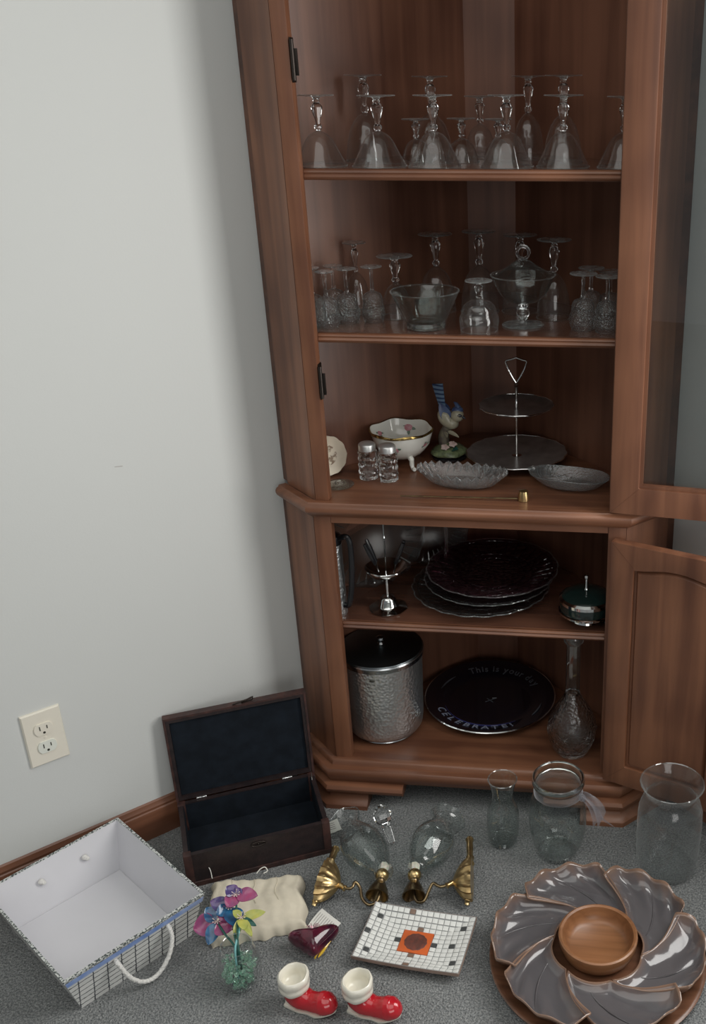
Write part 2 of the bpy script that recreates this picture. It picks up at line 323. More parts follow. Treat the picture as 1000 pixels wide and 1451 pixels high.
# ------------------------------------------------------------------ mesh helpers
class MB:
    def __init__(s): s.v = []; s.f = []
    def add(s, vs, fs):
        o = len(s.v); s.v += [tuple(x) for x in vs]; s.f += [tuple(i+o for i in f) for f in fs]; return s
    def box(s, c, d, rz=0):
        cx, cy, cz = c; a, b, h = d[0]/2, d[1]/2, d[2]/2; co, si = math.cos(rz), math.sin(rz)
        vs = [(cx+x*a*co-y*b*si, cy+x*a*si+y*b*co, cz+z*h) for z in (-1, 1) for x, y in ((-1, -1), (1, -1), (1, 1), (-1, 1))]
        return s.add(vs, [(3, 2, 1, 0), (4, 5, 6, 7), (0, 1, 5, 4), (1, 2, 6, 5), (2, 3, 7, 6), (3, 0, 4, 7)])
    def prism(s, poly, z0, z1):
        n = len(poly); vs = [(x, y, z0) for x, y in poly]+[(x, y, z1) for x, y in poly]
        fs = [tuple(range(n-1, -1, -1)), tuple(range(n, 2*n))]+[(i, (i+1) % n, n+(i+1) % n, n+i) for i in range(n)]
        return s.add(vs, fs)
    def lathe(s, prof, n=32, rf=None, c=(0, 0, 0), axis=None, close=False):
        vs = []; fs = []
        if axis is not None:
            q = V((0, 0, 1)).rotation_difference(V(axis).normalized())
        k = len(prof)
        for j, (r, z) in enumerate(prof):
            for i in range(n):
                t = 2*PI*i/n; rr = r*(rf(t, z, j) if rf else 1); p = V((rr*math.cos(t), rr*math.sin(t), z))
                if axis is not None: p = q @ p
                vs.append((p.x+c[0], p.y+c[1], p.z+c[2]))
        for j in range(k-1 if not close else k):
            for i in range(n):
                a = j*n+i; b = j*n+(i+1) % n; c2 = ((j+1) % k)*n+(i+1) % n; d = ((j+1) % k)*n+i
                fs.append((a, b, c2, d))
        if not close:
            if prof[0][0] > 1e-6 and getattr(s, 'cap0', False): fs.append(tuple(range(n-1, -1, -1)))
            if prof[-1][0] > 1e-6 and getattr(s, 'cap1', False): fs.append(tuple(range((k-1)*n, k*n)))
        return s.add(vs, fs)
    def tube(s, pts, rad, n=8, closed=False, cap=True):
        pts = [V(p) for p in pts]; k = len(pts); vs = []; fs = []
        rad = rad if isinstance(rad, (list, tuple)) else [rad]*k
        ref = None
        for j, p in enumerate(pts):
            a = pts[(j-1) % k] if (closed or j > 0) else p; b = pts[(j+1) % k] if (closed or j < k-1) else p
            t = (b-a)
            t = t.normalized() if t.length > 1e-9 else V((0, 0, 1))
            if ref is None:
                ref = t.orthogonal().normalized()
            ref = (ref-t*ref.dot(t)); ref = ref.normalized() if ref.length > 1e-6 else t.orthogonal().normalized()
            bi = t.cross(ref)
            for i in range(n):
                an = 2*PI*i/n; vs.append(p+(ref*math.cos(an)+bi*math.sin(an))*rad[j])
        for j in range(k if closed else k-1):
            for i in range(n):
                fs.append((j*n+i, j*n+(i+1) % n, ((j+1) % k)*n+(i+1) % n, ((j+1) % k)*n+i))
        if cap and not closed: fs += [tuple(range(n-1, -1, -1)), tuple(range((k-1)*n, k*n))]
        return s.add(vs, fs)
    def ball(s, c, r, n=12, m_=8, sc=(1, 1, 1)):
        prof = [(r*math.sin(PI*j/m_)+1e-7, -r*math.cos(PI*j/m_)) for j in range(m_+1)]
        o = len(s.v); s.lathe(prof, n)
        for i in range(o, len(s.v)):
            x, y, z = s.v[i]; s.v[i] = (x*sc[0]+c[0], y*sc[1]+c[1], z*sc[2]+c[2])
        return s
    def grid(s, fn, nu, nv, wrapu=False):
        vs = [fn(i/(nu if wrapu else nu), j/nv) for j in range(nv+1) for i in range(nu+(0 if wrapu else 1))]
        w_ = nu if wrapu else nu+1; fs = []
        for j in range(nv):
            for i in range(nu):
                i2 = (i+1) % w_; fs.append((j*w_+i, j*w_+i2, (j+1)*w_+i2, (j+1)*w_+i))
        return s.add(vs, fs)
    def shell(s, fn, nu, nv, off):
        """closed slab between fn and fn shifted by off (vector)"""
        o = len(s.v); s.grid(fn, nu, nv); k = (nu+1)*(nv+1); a = s.v[o:o+k]
        off = V(off)
        s.v += [tuple(V(p)+off) for p in a]; w_ = nu+1; fs = []
        for j in range(nv):
            for i in range(nu): fs.append((o+k+j*w_+i, o+k+(j+1)*w_+i, o+k+(j+1)*w_+i+1, o+k+j*w_+i+1))
        bd = [i for i in range(nu+1)]+[j*w_+nu for j in range(1, nv+1)]+[nv*w_+i for i in range(nu-1, -1, -1)]+[j*w_ for j in range(nv-1, 0, -1)]
        for q in range(len(bd)):
            a_, b_ = bd[q], bd[(q+1) % len(bd)]; fs.append((o+b_, o+a_, o+k+a_, o+k+b_))
        s.f += fs; return s
    def sweep(s, path, prof, closed_ends=True):
        """profile (outward offset, z) swept along a plan polyline with mitred corners; outward = right-hand side of travel"""
        P = [V((x, y)) for x, y in path]; k = len(P); offs = []
        for i in range(k):
            ns = []
            if i > 0: d = (P[i]-P[i-1]).normalized(); ns.append(V((d.y, -d.x)))
            if i < k-1: d = (P[i+1]-P[i]).normalized(); ns.append(V((d.y, -d.x)))
            b = sum(ns, V((0, 0)))/len(ns); offs.append(b/b.length_squared)
        n = len(prof); vs = [(P[i].x+offs[i].x*o, P[i].y+offs[i].y*o, z) for i in range(k) for o, z in prof]; fs = []
        for i in range(k-1):
            for j in range(n-1): fs.append((i*n+j, i*n+j+1, (i+1)*n+j+1, (i+1)*n+j))
            fs.append((i*n+n-1, i*n, (i+1)*n, (i+1)*n+n-1))
        fs += [tuple(range(n)), tuple((k-1)*n+j for j in range(n-1, -1, -1))]
        return s.add(vs, fs)
    def build(s, name, m, parent=None, smooth=35, bevel=0, uv=None, loc=None):
        me = bpy.data.meshes.new(name); me.from_pydata(s.v, [], s.f); me.update()
        bm = bmesh.new(); bm.from_mesh(me); bmesh.ops.remove_doubles(bm, verts=bm.verts, dist=1e-6)
        bmesh.ops.recalc_face_normals(bm, faces=bm.faces)
        if bevel:
            ed = [e for e in bm.edges if len(e.link_faces) == 2 and e.calc_face_angle(0) > .6]
            bmesh.ops.bevel(bm, geom=ed, offset=bevel, segments=2, affect='EDGES', profile=.6)
        bm.to_mesh(me); bm.free()
        me.materials.append(M[m] if isinstance(m, str) else m)
        if smooth:
            for p in me.polygons: p.use_smooth = True
            try: me.set_sharp_from_angle(angle=math.radians(smooth))
            except Exception: pass
        o = bpy.data.objects.new(name, me); COL.objects.link(o)
        if parent is not None: o.parent = parent
        if loc is not None: o.location = loc
        return o
def tag(o, label, cat, group=None):
    o['label'] = label; o['category'] = cat
    if group: o['group'] = group
    return o
def thing(name, label, cat, loc=(0, 0, 0), rz=0, group=None):
    o = bpy.data.objects.new(name, None); COL.objects.link(o); o.location = loc; o.rotation_euler = (0, 0, rz); o.empty_display_size = .02
    return tag(o, label, cat, group)
def struct(o): o['kind'] = 'structure'; return o
def copy_obj(o, parent=None):
    c = o.copy(); COL.objects.link(c); c.parent = parent; return c
def subsurf(o, lv=1):
    md = o.modifiers.new('smooth', 'SUBSURF'); md.levels = lv; md.render_levels = lv; return o
def smooth_path(pts, n=6):
    """Catmull-Rom through the points"""
    P = [V(p) for p in pts]; out = []
    for i in range(len(P)-1):
        a = P[i-1] if i else P[0]*2-P[1]; b, c = P[i], P[i+1]; d = P[i+2] if i+2 < len(P) else c*2-b
        for k in range(n):
            t = k/n; out.append(.5*((2*b)+(c-a)*t+(2*a-5*b+4*c-d)*t*t+(3*b-a-3*c+d)*t**3))
    out.append(P[-1]); return out
def leaf(mb, base, tip, width, nrm, cup=.2, thick=.0009, shape=.6, nu=8, nv=4, wav=0):
    """thin petal with its own thickness from base to tip"""
    base, tip, nrm = V(base), V(tip), V(nrm).normalized(); ax = tip-base; ln = ax.length
    side = ax.normalized().cross(nrm).normalized(); nn = side.cross(ax.normalized())
    def fn(u, v):
        w_ = width*(math.sin(PI*min(1, max(0, u**shape)))**.7+.06)*.5; y = (v-.5)*2
        return base+ax*u+side*(w_*y)+nn*(cup*ln*(u*(1-u)*1.2)+cup*width*(y*y)*.5+wav*math.sin(u*9+y*3))
    mb.shell(fn, nu, nv, -nn*thick); return mb

# ------------------------------------------------------------------ the setting
WC = .4964                      # walls meet at (0, WC), each at 45 degrees to the cabinet front
S2 = 2**-.5
def wallpt(t, off, side):       # t metres from the corner along the wall, off metres into the room
    x = -t*S2+off*S2; y = WC-t*S2-off*S2
    return (x, y) if side < 0 else (-x, y)
mb = MB(); mb.prism([(-4.2, -4.6), (4.2, -4.6), (4.2, -3.2), (0, WC+.6), (-4.2, -3.2)], -.06, 0)
struct(mb.build('floor', 'carpet', smooth=0))
for side, nm in ((-1, 'left'), (1, 'right')):
    a, b, c, d = wallpt(-.12, 0, side), wallpt(4.2, 0, side), wallpt(4.2, -.12, side), wallpt(-.12, -.12, side)
    struct(MB().prism([a, b, c, d], 0, 2.6).build('wall_'+nm, 'wall', smooth=0))
    pr_ = [(0, 0), (.012, 0), (.012, .058), (.010, .064), (.0075, .066), (.0075, .071), (.005, .075), (.0035, .080), (0, .083)]
    p0, p1 = wallpt(3.9, 0.0005, side), wallpt(.02, .0005, side)
    if side > 0: p0, p1 = p1, p0
    # local frame with x along the wall so that the grain follows it
    o = MB(); L_ = math.dist(p0, p1); o.sweep([(0, 0), (L_, 0)], pr_)
    ob = o.build('baseboard_'+nm, 'wood_board', smooth=30); ob.location = (*p0, 0); ob.rotation_euler = (0, 0, math.atan2(p1[1]-p0[1], p1[0]-p0[0])); struct(ob)

struct(MB().prism([(-4.2, -4.6), (4.2, -4.6), (4.2, -3.2), (0, WC+.6), (-4.2, -3.2)], 2.62, 2.68).build('ceiling', 'wall', smooth=0))
_d = ray(168, 661); _n = V((1, -1, 0)); _p = CAM+_d*((V((0, WC, 0))-CAM).dot(_n)/_d.dot(_n))
_w = bpy.data.objects['wall_left']
MB().box((0, -.0002, 0), (.014, .0006, .0012)).build('scuff_mark', mat('scuff', (.42, .40, .38), .8), _w, smooth=0, loc=_p).rotation_euler = (0, .12, PI/4)
# window in the right wall, the daylight enters through it
_wx, _wy = wallpt(1.188, .0005, 1); wf = MB()
for cx_, cz_, sx_, sz_ in ((-.425, 1.20, .05, 1.45), (.425, 1.20, .05, 1.45), (0, 1.90, .90, .05), (0, .50, .90, .05)): wf.box((cx_, -.011, cz_), (sx_, .022, sz_))
_wo = wf.build('window_1', 'wood_board', smooth=0, bevel=.003); _wo.location = (_wx, _wy, 0); _wo.rotation_euler = (0, 0, -PI/4); struct(_wo)
# wall outlet on the left wall
def outlet():
    t, z = 1.0863, .322
    x, y = wallpt(t, .0, -1)
    r = thing('wall_outlet', 'ivory duplex electrical outlet with cover plate on the left wall', 'outlet', (x, y, z), PI/4)
    # local: x along wall to the right, -y into the room
    pl = MB()
    def ring(w_, h_, y_): return [(-w_, y_, -h_), (w_, y_, -h_), (w_, y_, h_), (-w_, y_, h_)]
    vs = ring(.0349, .0572, 0)+ring(.0349, .0572, -.003)+ring(.0325, .0548, -.0055)
    fs = [(3, 2, 1, 0), (8, 9, 10, 11)]+[(k*4+i, k*4+(i+1) % 4, k*4+4+(i+1) % 4, k*4+4+i) for k in (0, 1) for i in range(4)]
    pl.add(vs, fs); pl.build('cover_plate', 'ivory', r, smooth=30)
    for zc, mm in ((.0195, 'ivory'), (-.0195, 'ivory2')):
        pts = []
        for k in range(28):
            a = 2*PI*k/28; pts.append((.0172*math.cos(a), max(-.0125, min(.0125, .0172*math.sin(a)))))
        f = MB(); n = len(pts)
        f.add([(x_, -.005, zc+z_) for x_, z_ in pts]+[(x_*.97, -.0078, zc+z_*.97) for x_, z_ in pts], [tuple(range(n, 2*n))]+[(i, (i+1) % n, n+(i+1) % n, n+i) for i in range(n)])
        so = f.build('socket_face', mm, r, smooth=30)
        for dx, hh in ((-.0064, .0044), (.0064, .0036)): MB().box((dx, -.0079, zc+.003), (.0017, .0006, hh*2)).build('slot', 'slot', so, smooth=0)
        MB().lathe([(1e-6, .0), (.0024, 0), (.0024, .0006), (1e-6, .0006)], 10, c=(0, -.0076, zc-.0075), axis=(0, -1, 0)).build('ground_hole', 'slot', so, smooth=0)
    MB().lathe([(1e-6, 0), (.003, 0), (.0028, .0012), (1e-6, .0016)], 12, c=(0, -.0052, 0), axis=(0, -1, 0)).build('screw', 'ivory', r, smooth=40)
outlet()

# ------------------------------------------------------------------ corner cabinet
XO, XU, XLo = .2668, .2932, .3009          # half opening, half front of upper and lower case
RL = .1136*S2
ZT = 1.95
S1Z, S2Z, ZWS, S4Z, ZB = 1.3025, 1.0227, .7045, .4287, .1039
cab = thing('corner_cabinet', 'tall brown cherry corner cabinet with open glass and panel doors', 'cabinet', (0, 0, 0))
def part(mb, name, m, **k): return mb.build(name, m, cab, **k)
for sx in (-1, 1):
    for xc, z0, z1, nm in ((XU, ZWS, ZT, 'upper'), (XLo, .055, .672, 'lower')):
        # front stile
        part(MB().box((sx*(XO+xc)/2, .011, (z0+z1)/2), (xc-XO, .022, z1-z0)), 'front_stile', 'wood_z', bevel=.0015)
        # angled return towards the wall
        a = V((sx*xc, 0)); d = V((sx*-1*-1, 1)).normalized(); d = V((sx*S2, S2)); nrm = V((-sx*S2, S2))
        b = a+d*.1136; pts = [a+d*.0005, b, b+nrm*.018, a+d*.0005+nrm*.018]
        pts[3] = V((sx*(xc-.0005), .0225)); pts[0] = a+V((sx*.0004, .0004))
        part(MB().prism([tuple(p) for p in pts], z0, z1), 'side_return', 'wood_z', smooth=0)
        g0 = b+nrm*.006; g1 = b+d*.0285+nrm*.006
        part(MB().prism([tuple(g0), tuple(g1), tuple(g1+nrm*.006), tuple(g0+nrm*.006)], max(z0, .09), z1), 'gap_light_block', 'wood_dark', smooth=0)  # added strip closing the wall gap so no light leaks through
IN = .474                                   # inner face of the back panels: |x| + y = IN
AA = .0498
for sx in (-1, 1):
    p0 = (sx*(IN-.10), .10); p1 = (sx*AA, IN-AA); n_ = V((sx*S2, S2))*.008
    part(MB().prism([p0, p1, (p1[0]+n_.x, p1[1]+n_.y), (p0[0]+n_.x, p0[1]+n_.y)], .06, ZT), 'back_panel', 'wood_in', smooth=0)
    q0 = (sx*(XU+RL-.012), RL+.012)
    part(MB().prism([q0, (sx*(IN-.10), .10), (sx*(IN-.10)+sx*.006, .106), (q0[0]+sx*.006, q0[1]+.006)], .06, ZT), 'back_filler', 'wood_in', smooth=0)
part(MB().prism([(-AA, IN-AA), (AA, IN-AA), (AA, IN-AA+.008), (-AA, IN-AA+.008)], .06, ZT), 'corner_panel', 'wood_in', smooth=0)
def shelfpoly(yf, inset=.002):
    e = IN-inset-.003
    return [(-XO-.018, yf), (XO+.018, yf), (XO+.018, .024), (XU+RL-.018, RL+.008), (e-.105, .105), (AA, e-AA), (-AA, e-AA), (-(e-.105), .105), (-(XU+RL-.018), RL+.008), (-XO-.018, .024)]
def shelf(z, th, name, yf=.024, m='wood_x'):
    mb = MB(); mb.prism(shelfpoly(yf+.0005), z-th, z)
    nose = [(yf+.002, z-th), (yf-.004, z-th+.002), (yf-.006, z-th+.006), (yf-.004, z-th+.009), (yf-.003, z-th+.010), (yf-.005, z-th+.013), (yf-.004, z-.002), (yf-.001, z), (yf+.002, z)]
    xs = XO-.0006
    vs = [(sx*xs, y, zz) for sx in (-1, 1) for y, zz in nose]; n = len(nose)
    mb.add(vs, [(i, i+1, n+i+1, n+i) for i in range(n-1)]+[tuple(range(n-1, -1, -1)), tuple(range(n, 2*n))])
    o = part(mb, name, m, smooth=50)
    MB().prism(shelfpoly(yf+.006, .006), z+.0001, z+.0005).build('polished_surface', 'wood_shelf', o, smooth=0)
    return o
shelf(S1Z, .018, 'shelf'); shelf(S2Z, .017, 'shelf'); shelf(S4Z, .018, 'shelf')
part(MB().prism(shelfpoly(.003), ZWS-.018, ZWS), 'upper_case_floor', 'wood_x', smooth=0)
part(MB().prism(shelfpoly(.003), ZB-.018, ZB), 'lower_case_floor', 'wood_x', smooth=0)
part(MB().prism([(-XU, 0), (XU, 0), (XU+RL, RL), (.05, .44), (-.05, .44), (-XU-RL, RL)], ZT, ZT+.02), 'top_panel', 'wood_x', smooth=0)
def path(xc, back=.1136): return [(-xc-back*S2, back*S2), (-xc, 0), (xc, 0), (xc+back*S2, back*S2)]
part(MB().sweep(path(XLo), [(-.004, .6725), (.004, .6725), (.006, .676), (.012, .679), (.017, .684), (.0195, .690), (.0195, .695), (.017, .699), (.013, .701), (.011, .7045), (-.004, .7045)]), 'waist_molding', 'wood_x', smooth=35)
part(MB().box((0, .011, .6655), (2*XO-.001, .022, .0135)), 'lower_top_rail', 'wood_x', smooth=0)
part(MB().sweep(path(XLo), [(-.004, .1037), (.006, .1037), (.010, .101), (.0125, .096), (.0135, .092), (.0265, .0905), (.0305, .086), (.0315, .078), (.029, .070), (.0245, .064), (.022, .058), (-.004, .058)]), 'base_molding', 'wood_x', smooth=35)
for sx in (-1, 1):
    # bracket foot: moulded band, then an ogee block standing on the carpet
    pth = [(-XLo-.1136*S2, .1136*S2), (-XLo, 0), (-XLo+.150, 0)]
    band = [(-.004, .0575), (.026, .0575), (.0355, .054), (.0395, .047), (.0385, .040), (.034, .035), (.024, .0335), (-.004, .0335)]
    pth2 = [(-XLo-.1136*S2, .1136*S2), (-XLo, 0), (-XLo+.072, 0)]
    block = [(-.004, .0336), (.031, .0336), (.028, .028), (.0295, .021), (.037, .014), (.043, .010), (.044, .0095), (.0455, .0), (-.004, 0)]
    if sx > 0:
        mir = lambda P_: [(-x, y) for x, y in reversed(P_)]
        pth, pth2 = mir(pth), mir(pth2)
    f = part(MB().sweep(pth2, block), 'bracket_foot', 'wood_x', smooth=35)
    MB().sweep(pth, band).build('foot_band', 'wood_x', f, smooth=35)
# hinges left on the left stile
for u_, v_ in ((418, 85), (456, 540)):
    P = aty(u_, v_, .012); zc = P.z; mb = MB()
    h = part(MB().box((-XO+.0011, .012, zc), (.002, .018, .066)), 'hinge', 'metal_dark', bevel=.0005)
    MB().tube([(-XO+.0045, .001, zc-.030), (-XO+.0045, .001, zc+.030)], .0032, 10).build('hinge_barrel', 'metal_dark', h)
    MB().box((-XO+.0095, .003, zc-.003), (.006, .003, .040)).build('hinge_leaf', 'metal_dark', h, bevel=.0005)

def ring_prism(mb, outer, inner, y0, y1):
    n = len(outer)
    vs = [(x, y0, z) for x, z in outer]+[(x, y0, z) for x, z in inner]+[(x, y1, z) for x, z in outer]+[(x, y1, z) for x, z in inner]
    fs = []
    for i in range(n):
        j = (i+1) % n
        fs += [(i, j, n+j, n+i), (2*n+j, 2*n+i, 3*n+i, 3*n+j), (j, i, 2*n+i, 2*n+j), (n+i, n+j, 3*n+j, 3*n+i)]
    return mb.add(vs, fs)
DW = .262
def rect_outline(x0, x1, z0, z1, k=10):
    p = [(x0+(x1-x0)*i/k, z0) for i in range(k)]+[(x1, z0+(z1-z0)*i/k) for i in range(k)]+[(x1-(x1-x0)*i/k, z1) for i in range(k)]+[(x0, z1-(z1-z0)*i/k) for i in range(k)]
    return p
def door(hx, hy, ang, z0, z1, glass):
    """local x runs from the hinge, local -y is the inside face that now looks into the room"""
    sw = .052
    outer = rect_outline(0, DW, z0, z1); inner = rect_outline(sw, DW-sw, z0+sw, z1-sw)
    if not glass:
        sw = .047
        inner = []
        for (x, z) in rect_outline(sw, DW-sw, z0+sw, z1-sw):
            if abs(z-(z1-sw)) < 1e-6:
                s = (x-sw)/(DW-2*sw); z = z-.004+.013*math.sin(PI*min(1, max(0, s)))**1.5*(1 if 0 < s < 1 else 0)
            inner.append((x, z))
    d = ring_prism(MB(), outer, inner, -.010, .010).build('glass_door' if glass else 'panel_door', 'wood_z', cab, bevel=.0018)
    d.location = (hx, hy, 0); d.rotation_euler = (0, 0, ang)
    if glass:
        i2 = [(sw+.006+(x-sw)*(DW-2*sw-.012)/(DW-2*sw), z0+sw+.006+(z-z0-sw)*(z1-z0-2*sw-.012)/(z1-z0-2*sw)) for x, z in inner]
        ring_prism(MB(), inner, i2, -.006, .004).build('glazing_bead', 'wood_z', d, smooth=0)
        MB().box(((DW)/2, .0045, (z0+z1)/2), (DW-2*sw+.006, .003, z1-z0-2*sw+.006)).build('pane', 'pane', d, smooth=0)
        # mitre lines of the frame
    else:
        i2 = [((x-DW/2)*.955+DW/2, (z-(z0+z1)/2)*.982+(z0+z1)/2) for x, z in inner]
        n = len(inner); mb = MB()
        vs = [(x, -.0005, z) for x, z in inner]+[(x, .0005, z) for x, z in i2]
        i3 = [((x-DW/2)*.90+DW/2, (z-(z0+z1)/2)*.960+(z0+z1)/2) for x, z in inner]
        vs += [(x, -.0060, z) for x, z in i3]+[(x, .007, z) for x, z in inner]
        fs = []
        for i in range(n):
            j = (i+1) % n; fs += [(i, j, n+j, n+i), (n+i, n+j, 2*n+j, 2*n+i), (j, i, 3*n+i, 3*n+j)]
        fs += [tuple(range(2*n, 3*n)), tuple(range(4*n-1, 3*n-1, -1))]
        mb.add(vs, fs).build('raised_panel', 'wood_z', d, smooth=25)
    # slim dark joint where the mitres meet
    for zz, sg in ((z0, 1), (z1, -1)):
        mb = MB(); mb.add([(.001, -.0102, zz+sg*.001), (.0018, -.0102, zz+sg*.001), (sw, -.0102, zz+sg*(sw-.0008)), (sw, -.0102, zz+sg*sw),
                           (.001, -.0098, zz+sg*.001), (.0018, -.0098, zz+sg*.001), (sw, -.0098, zz+sg*(sw-.0008)), (sw, -.0098, zz+sg*sw)],
                          [(0, 1, 2, 3), (7, 6, 5, 4), (0, 4, 5, 1), (1, 5, 6, 2), (2, 6, 7, 3), (3, 7, 4, 0)]).build('mitre_joint', 'wood_dark', d, smooth=0)
    return d
door(.2690, -.0125, math.radians(-8.0), .7105, 1.90, True)
door(.2765, -.0135, math.radians(-22), .1045, .653, False)

# ------------------------------------------------------------------ stemware, standing upside down
CURV = {'coupe': [(0, 1), (.2, .87), (.4, .74), (.6, .62), (.75, .52), (.87, .40), (.95, .26), (1, .10)],
        'goblet': [(0, 1), (.3, .92), (.55, .80), (.75, .65), (.88, .46), (.96, .27), (1, .12)],
        'small': [(0, 1), (.3, .90), (.55, .77), (.75, .62), (.88, .44), (.96, .27), (1, .12)],
        'tulip': [(0, 1), (.3, .95), (.55, .84), (.75, .69), (.88, .50), (.96, .30), (1, .12)]}
def inv_glass(name, label, group, u, y, zs, vfoot, wrim, wfoot, kind, ufoot=None, cat='glass'):
    x = xat(u, y, zs); P = V((x, y, zs)); k = mpp(P); R = wrim*k/2
    zt = zat((x, y), vfoot); H = zt-zs
    k2 = mpp((x, y, zt)); Fr = wfoot*k2/2
    r = thing(name, label, cat, (x, y, zs), random.uniform(0, 1), group)
    bf = {'coupe': .50, 'goblet': .56, 'tulip': .58, 'cordial': .55, 'sherbet': .62, 'small': .55, 'wine': .56}[kind]
    hb = H*bf; bowl = []
    for i in range(13):
        t = i/12
        if kind in CURV:
            tb = CURV[kind]; rr = None
            for (t0, q0), (t1, q1) in zip(tb, tb[1:]):
                if t0 <= t <= t1+1e-9: rr = R*(q0+(q1-q0)*(t-t0)/(t1-t0)); break
        elif kind in ('cordial', 'wine'): rr = R*(.80+.20*math.sin(PI*min(1, t/.62)**.9)) if t < .55 else None
        else: rr = R*(.93+.07*math.sin(PI*t/.7)) if t < .5 else None
        if rr is None:
            t0 = {'cordial': .55, 'wine': .55, 'sherbet': .5}.get(kind, .8)
            r0 = bowl[-1][0]; s = (t-t0)/(1-t0); first = [q for q in bowl if q[1] <= t0*hb+1e-9][-1][0]
            rr = first*math.sqrt(max(0, 1-s*s))*.93+.005*s if kind in ('cordial', 'wine', 'sherbet') else first*(1-s**1.6)**.6*.98+.0045*s
        bowl.append((max(rr, .0042), t*hb))
    bowl.append((1e-6, hb+.0005))
    gm = 'etched' if kind in ('cordial', 'wine') else 'glass'
    b = MB().lathe(bowl, 32).build('bowl', gm, r, smooth=60)
    MB().lathe([(R*bowl[0][0]/R, .0), (bowl[0][0]+.0007, .0007), (bowl[0][0], .0016), (bowl[0][0]-.0007, .0007)], 32, close=True).build('rim', 'glass_rim', b)
    sh = H-hb-.002
    if kind in ('cordial', 'wine'): sp = [(0, .0042), (.08, .0036), (.5, .0030), (.85, .0034), (1, .006)]
    elif kind == 'twist': sp = [(0, .004), (1, .005)]
    else:
        s = Fr/.034
        sp = [(0, .0045), (.06, .0070), (.13, .0075), (.19, .0042), (.34, .0058), (.56, .0095), (.68, .0108), (.76, .0078), (.81, .0052), (.85, .0070), (.89, .0052), (.93, .0070), (1, .0085)]
        sp = [(a, c*max(.6, min(1.1, s))) for a, c in sp]
    MB().lathe([(1e-6, hb+.0003)]+[(c, hb+.0005+a*sh) for a, c in sp]+[(1e-6, hb+.0008+sh)], 8).build('stem', 'solid', r, smooth=20)
    MB().lathe([(1e-6, H-.0045), (.007, H-.0040), (Fr*.5, H-.0026), (Fr*.97, H-.0018), (Fr, H-.0009), (Fr*.97, H), (1e-6, H-.0003)], 32).build('foot', 'glass_rim', r, smooth=50)
    return r
G1 = 'upturned stemware on the top shelf'; G2 = 'upturned stemware on the second shelf'
FR = .075
for a in [
 ('upturned_coupe', 'clear upturned coupe at the far left end of the top shelf', 455, FR, 134, 74, 52, 'coupe'),
 ('upturned_coupe', 'clear upturned coupe second from left in the front row, top shelf', 538, FR, 134.5, 77, 55, 'coupe'),
 ('upturned_coupe', 'clear upturned coupe third from left in the front row, top shelf', 616, FR, 134, 76, 57, 'coupe'),
 ('upturned_coupe', 'clear upturned coupe fourth from left in the front row, top shelf', 718, FR, 134, 76, 54, 'coupe'),
 ('upturned_coupe', 'clear upturned coupe fifth from left in the front row, top shelf', 797, FR, 134, 76, 57, 'coupe'),
 ('upturned_coupe', 'clear upturned coupe half hidden by the glass door, top shelf', 882, FR, 136, 74, 52, 'coupe'),
 ('upturned_goblet', 'tall clear upturned goblet behind the second front coupe on top shelf', 521, .195, 105.5, 60, 54, 'goblet'),
 ('upturned_goblet', 'tall clear upturned goblet behind the third front coupe on top shelf', 613, .225, 107.5, 60, 52, 'goblet'),
 ('upturned_goblet', 'tall clear upturned goblet at right back, left of its equal, top shelf', 748, .235, 107, 48, 47, 'goblet'),
 ('upturned_goblet', 'tall clear upturned goblet behind the fifth front coupe on top shelf', 797, .180, 106, 56, 54, 'goblet'),
 ('upturned_wine_glass', 'mid-height upturned wine glass at back between third and fourth coupes', 681, .255, 135.5, 46, 45, 'goblet'),
 ('upturned_cocktail_glass', 'small upturned glass peeking out left of the third coupe, top shelf', 591, .165, 168, 44, 40, 'small'),
 ('upturned_cocktail_glass', 'small upturned glass peeking out right of the third coupe, top shelf', 655, .165, 167, 48, 42, 'small'),
 ('upturned_cocktail_glass', 'small upturned glass mostly hidden behind the fourth coupe, top shelf', 706, .180, 168, 44, 40, 'small')]:
    inv_glass(a[0], a[1], G1, a[2], a[3], S1Z+.0006, a[4], a[5], a[6], a[7])
def yv(u, v, z): return at(u, v, z).y
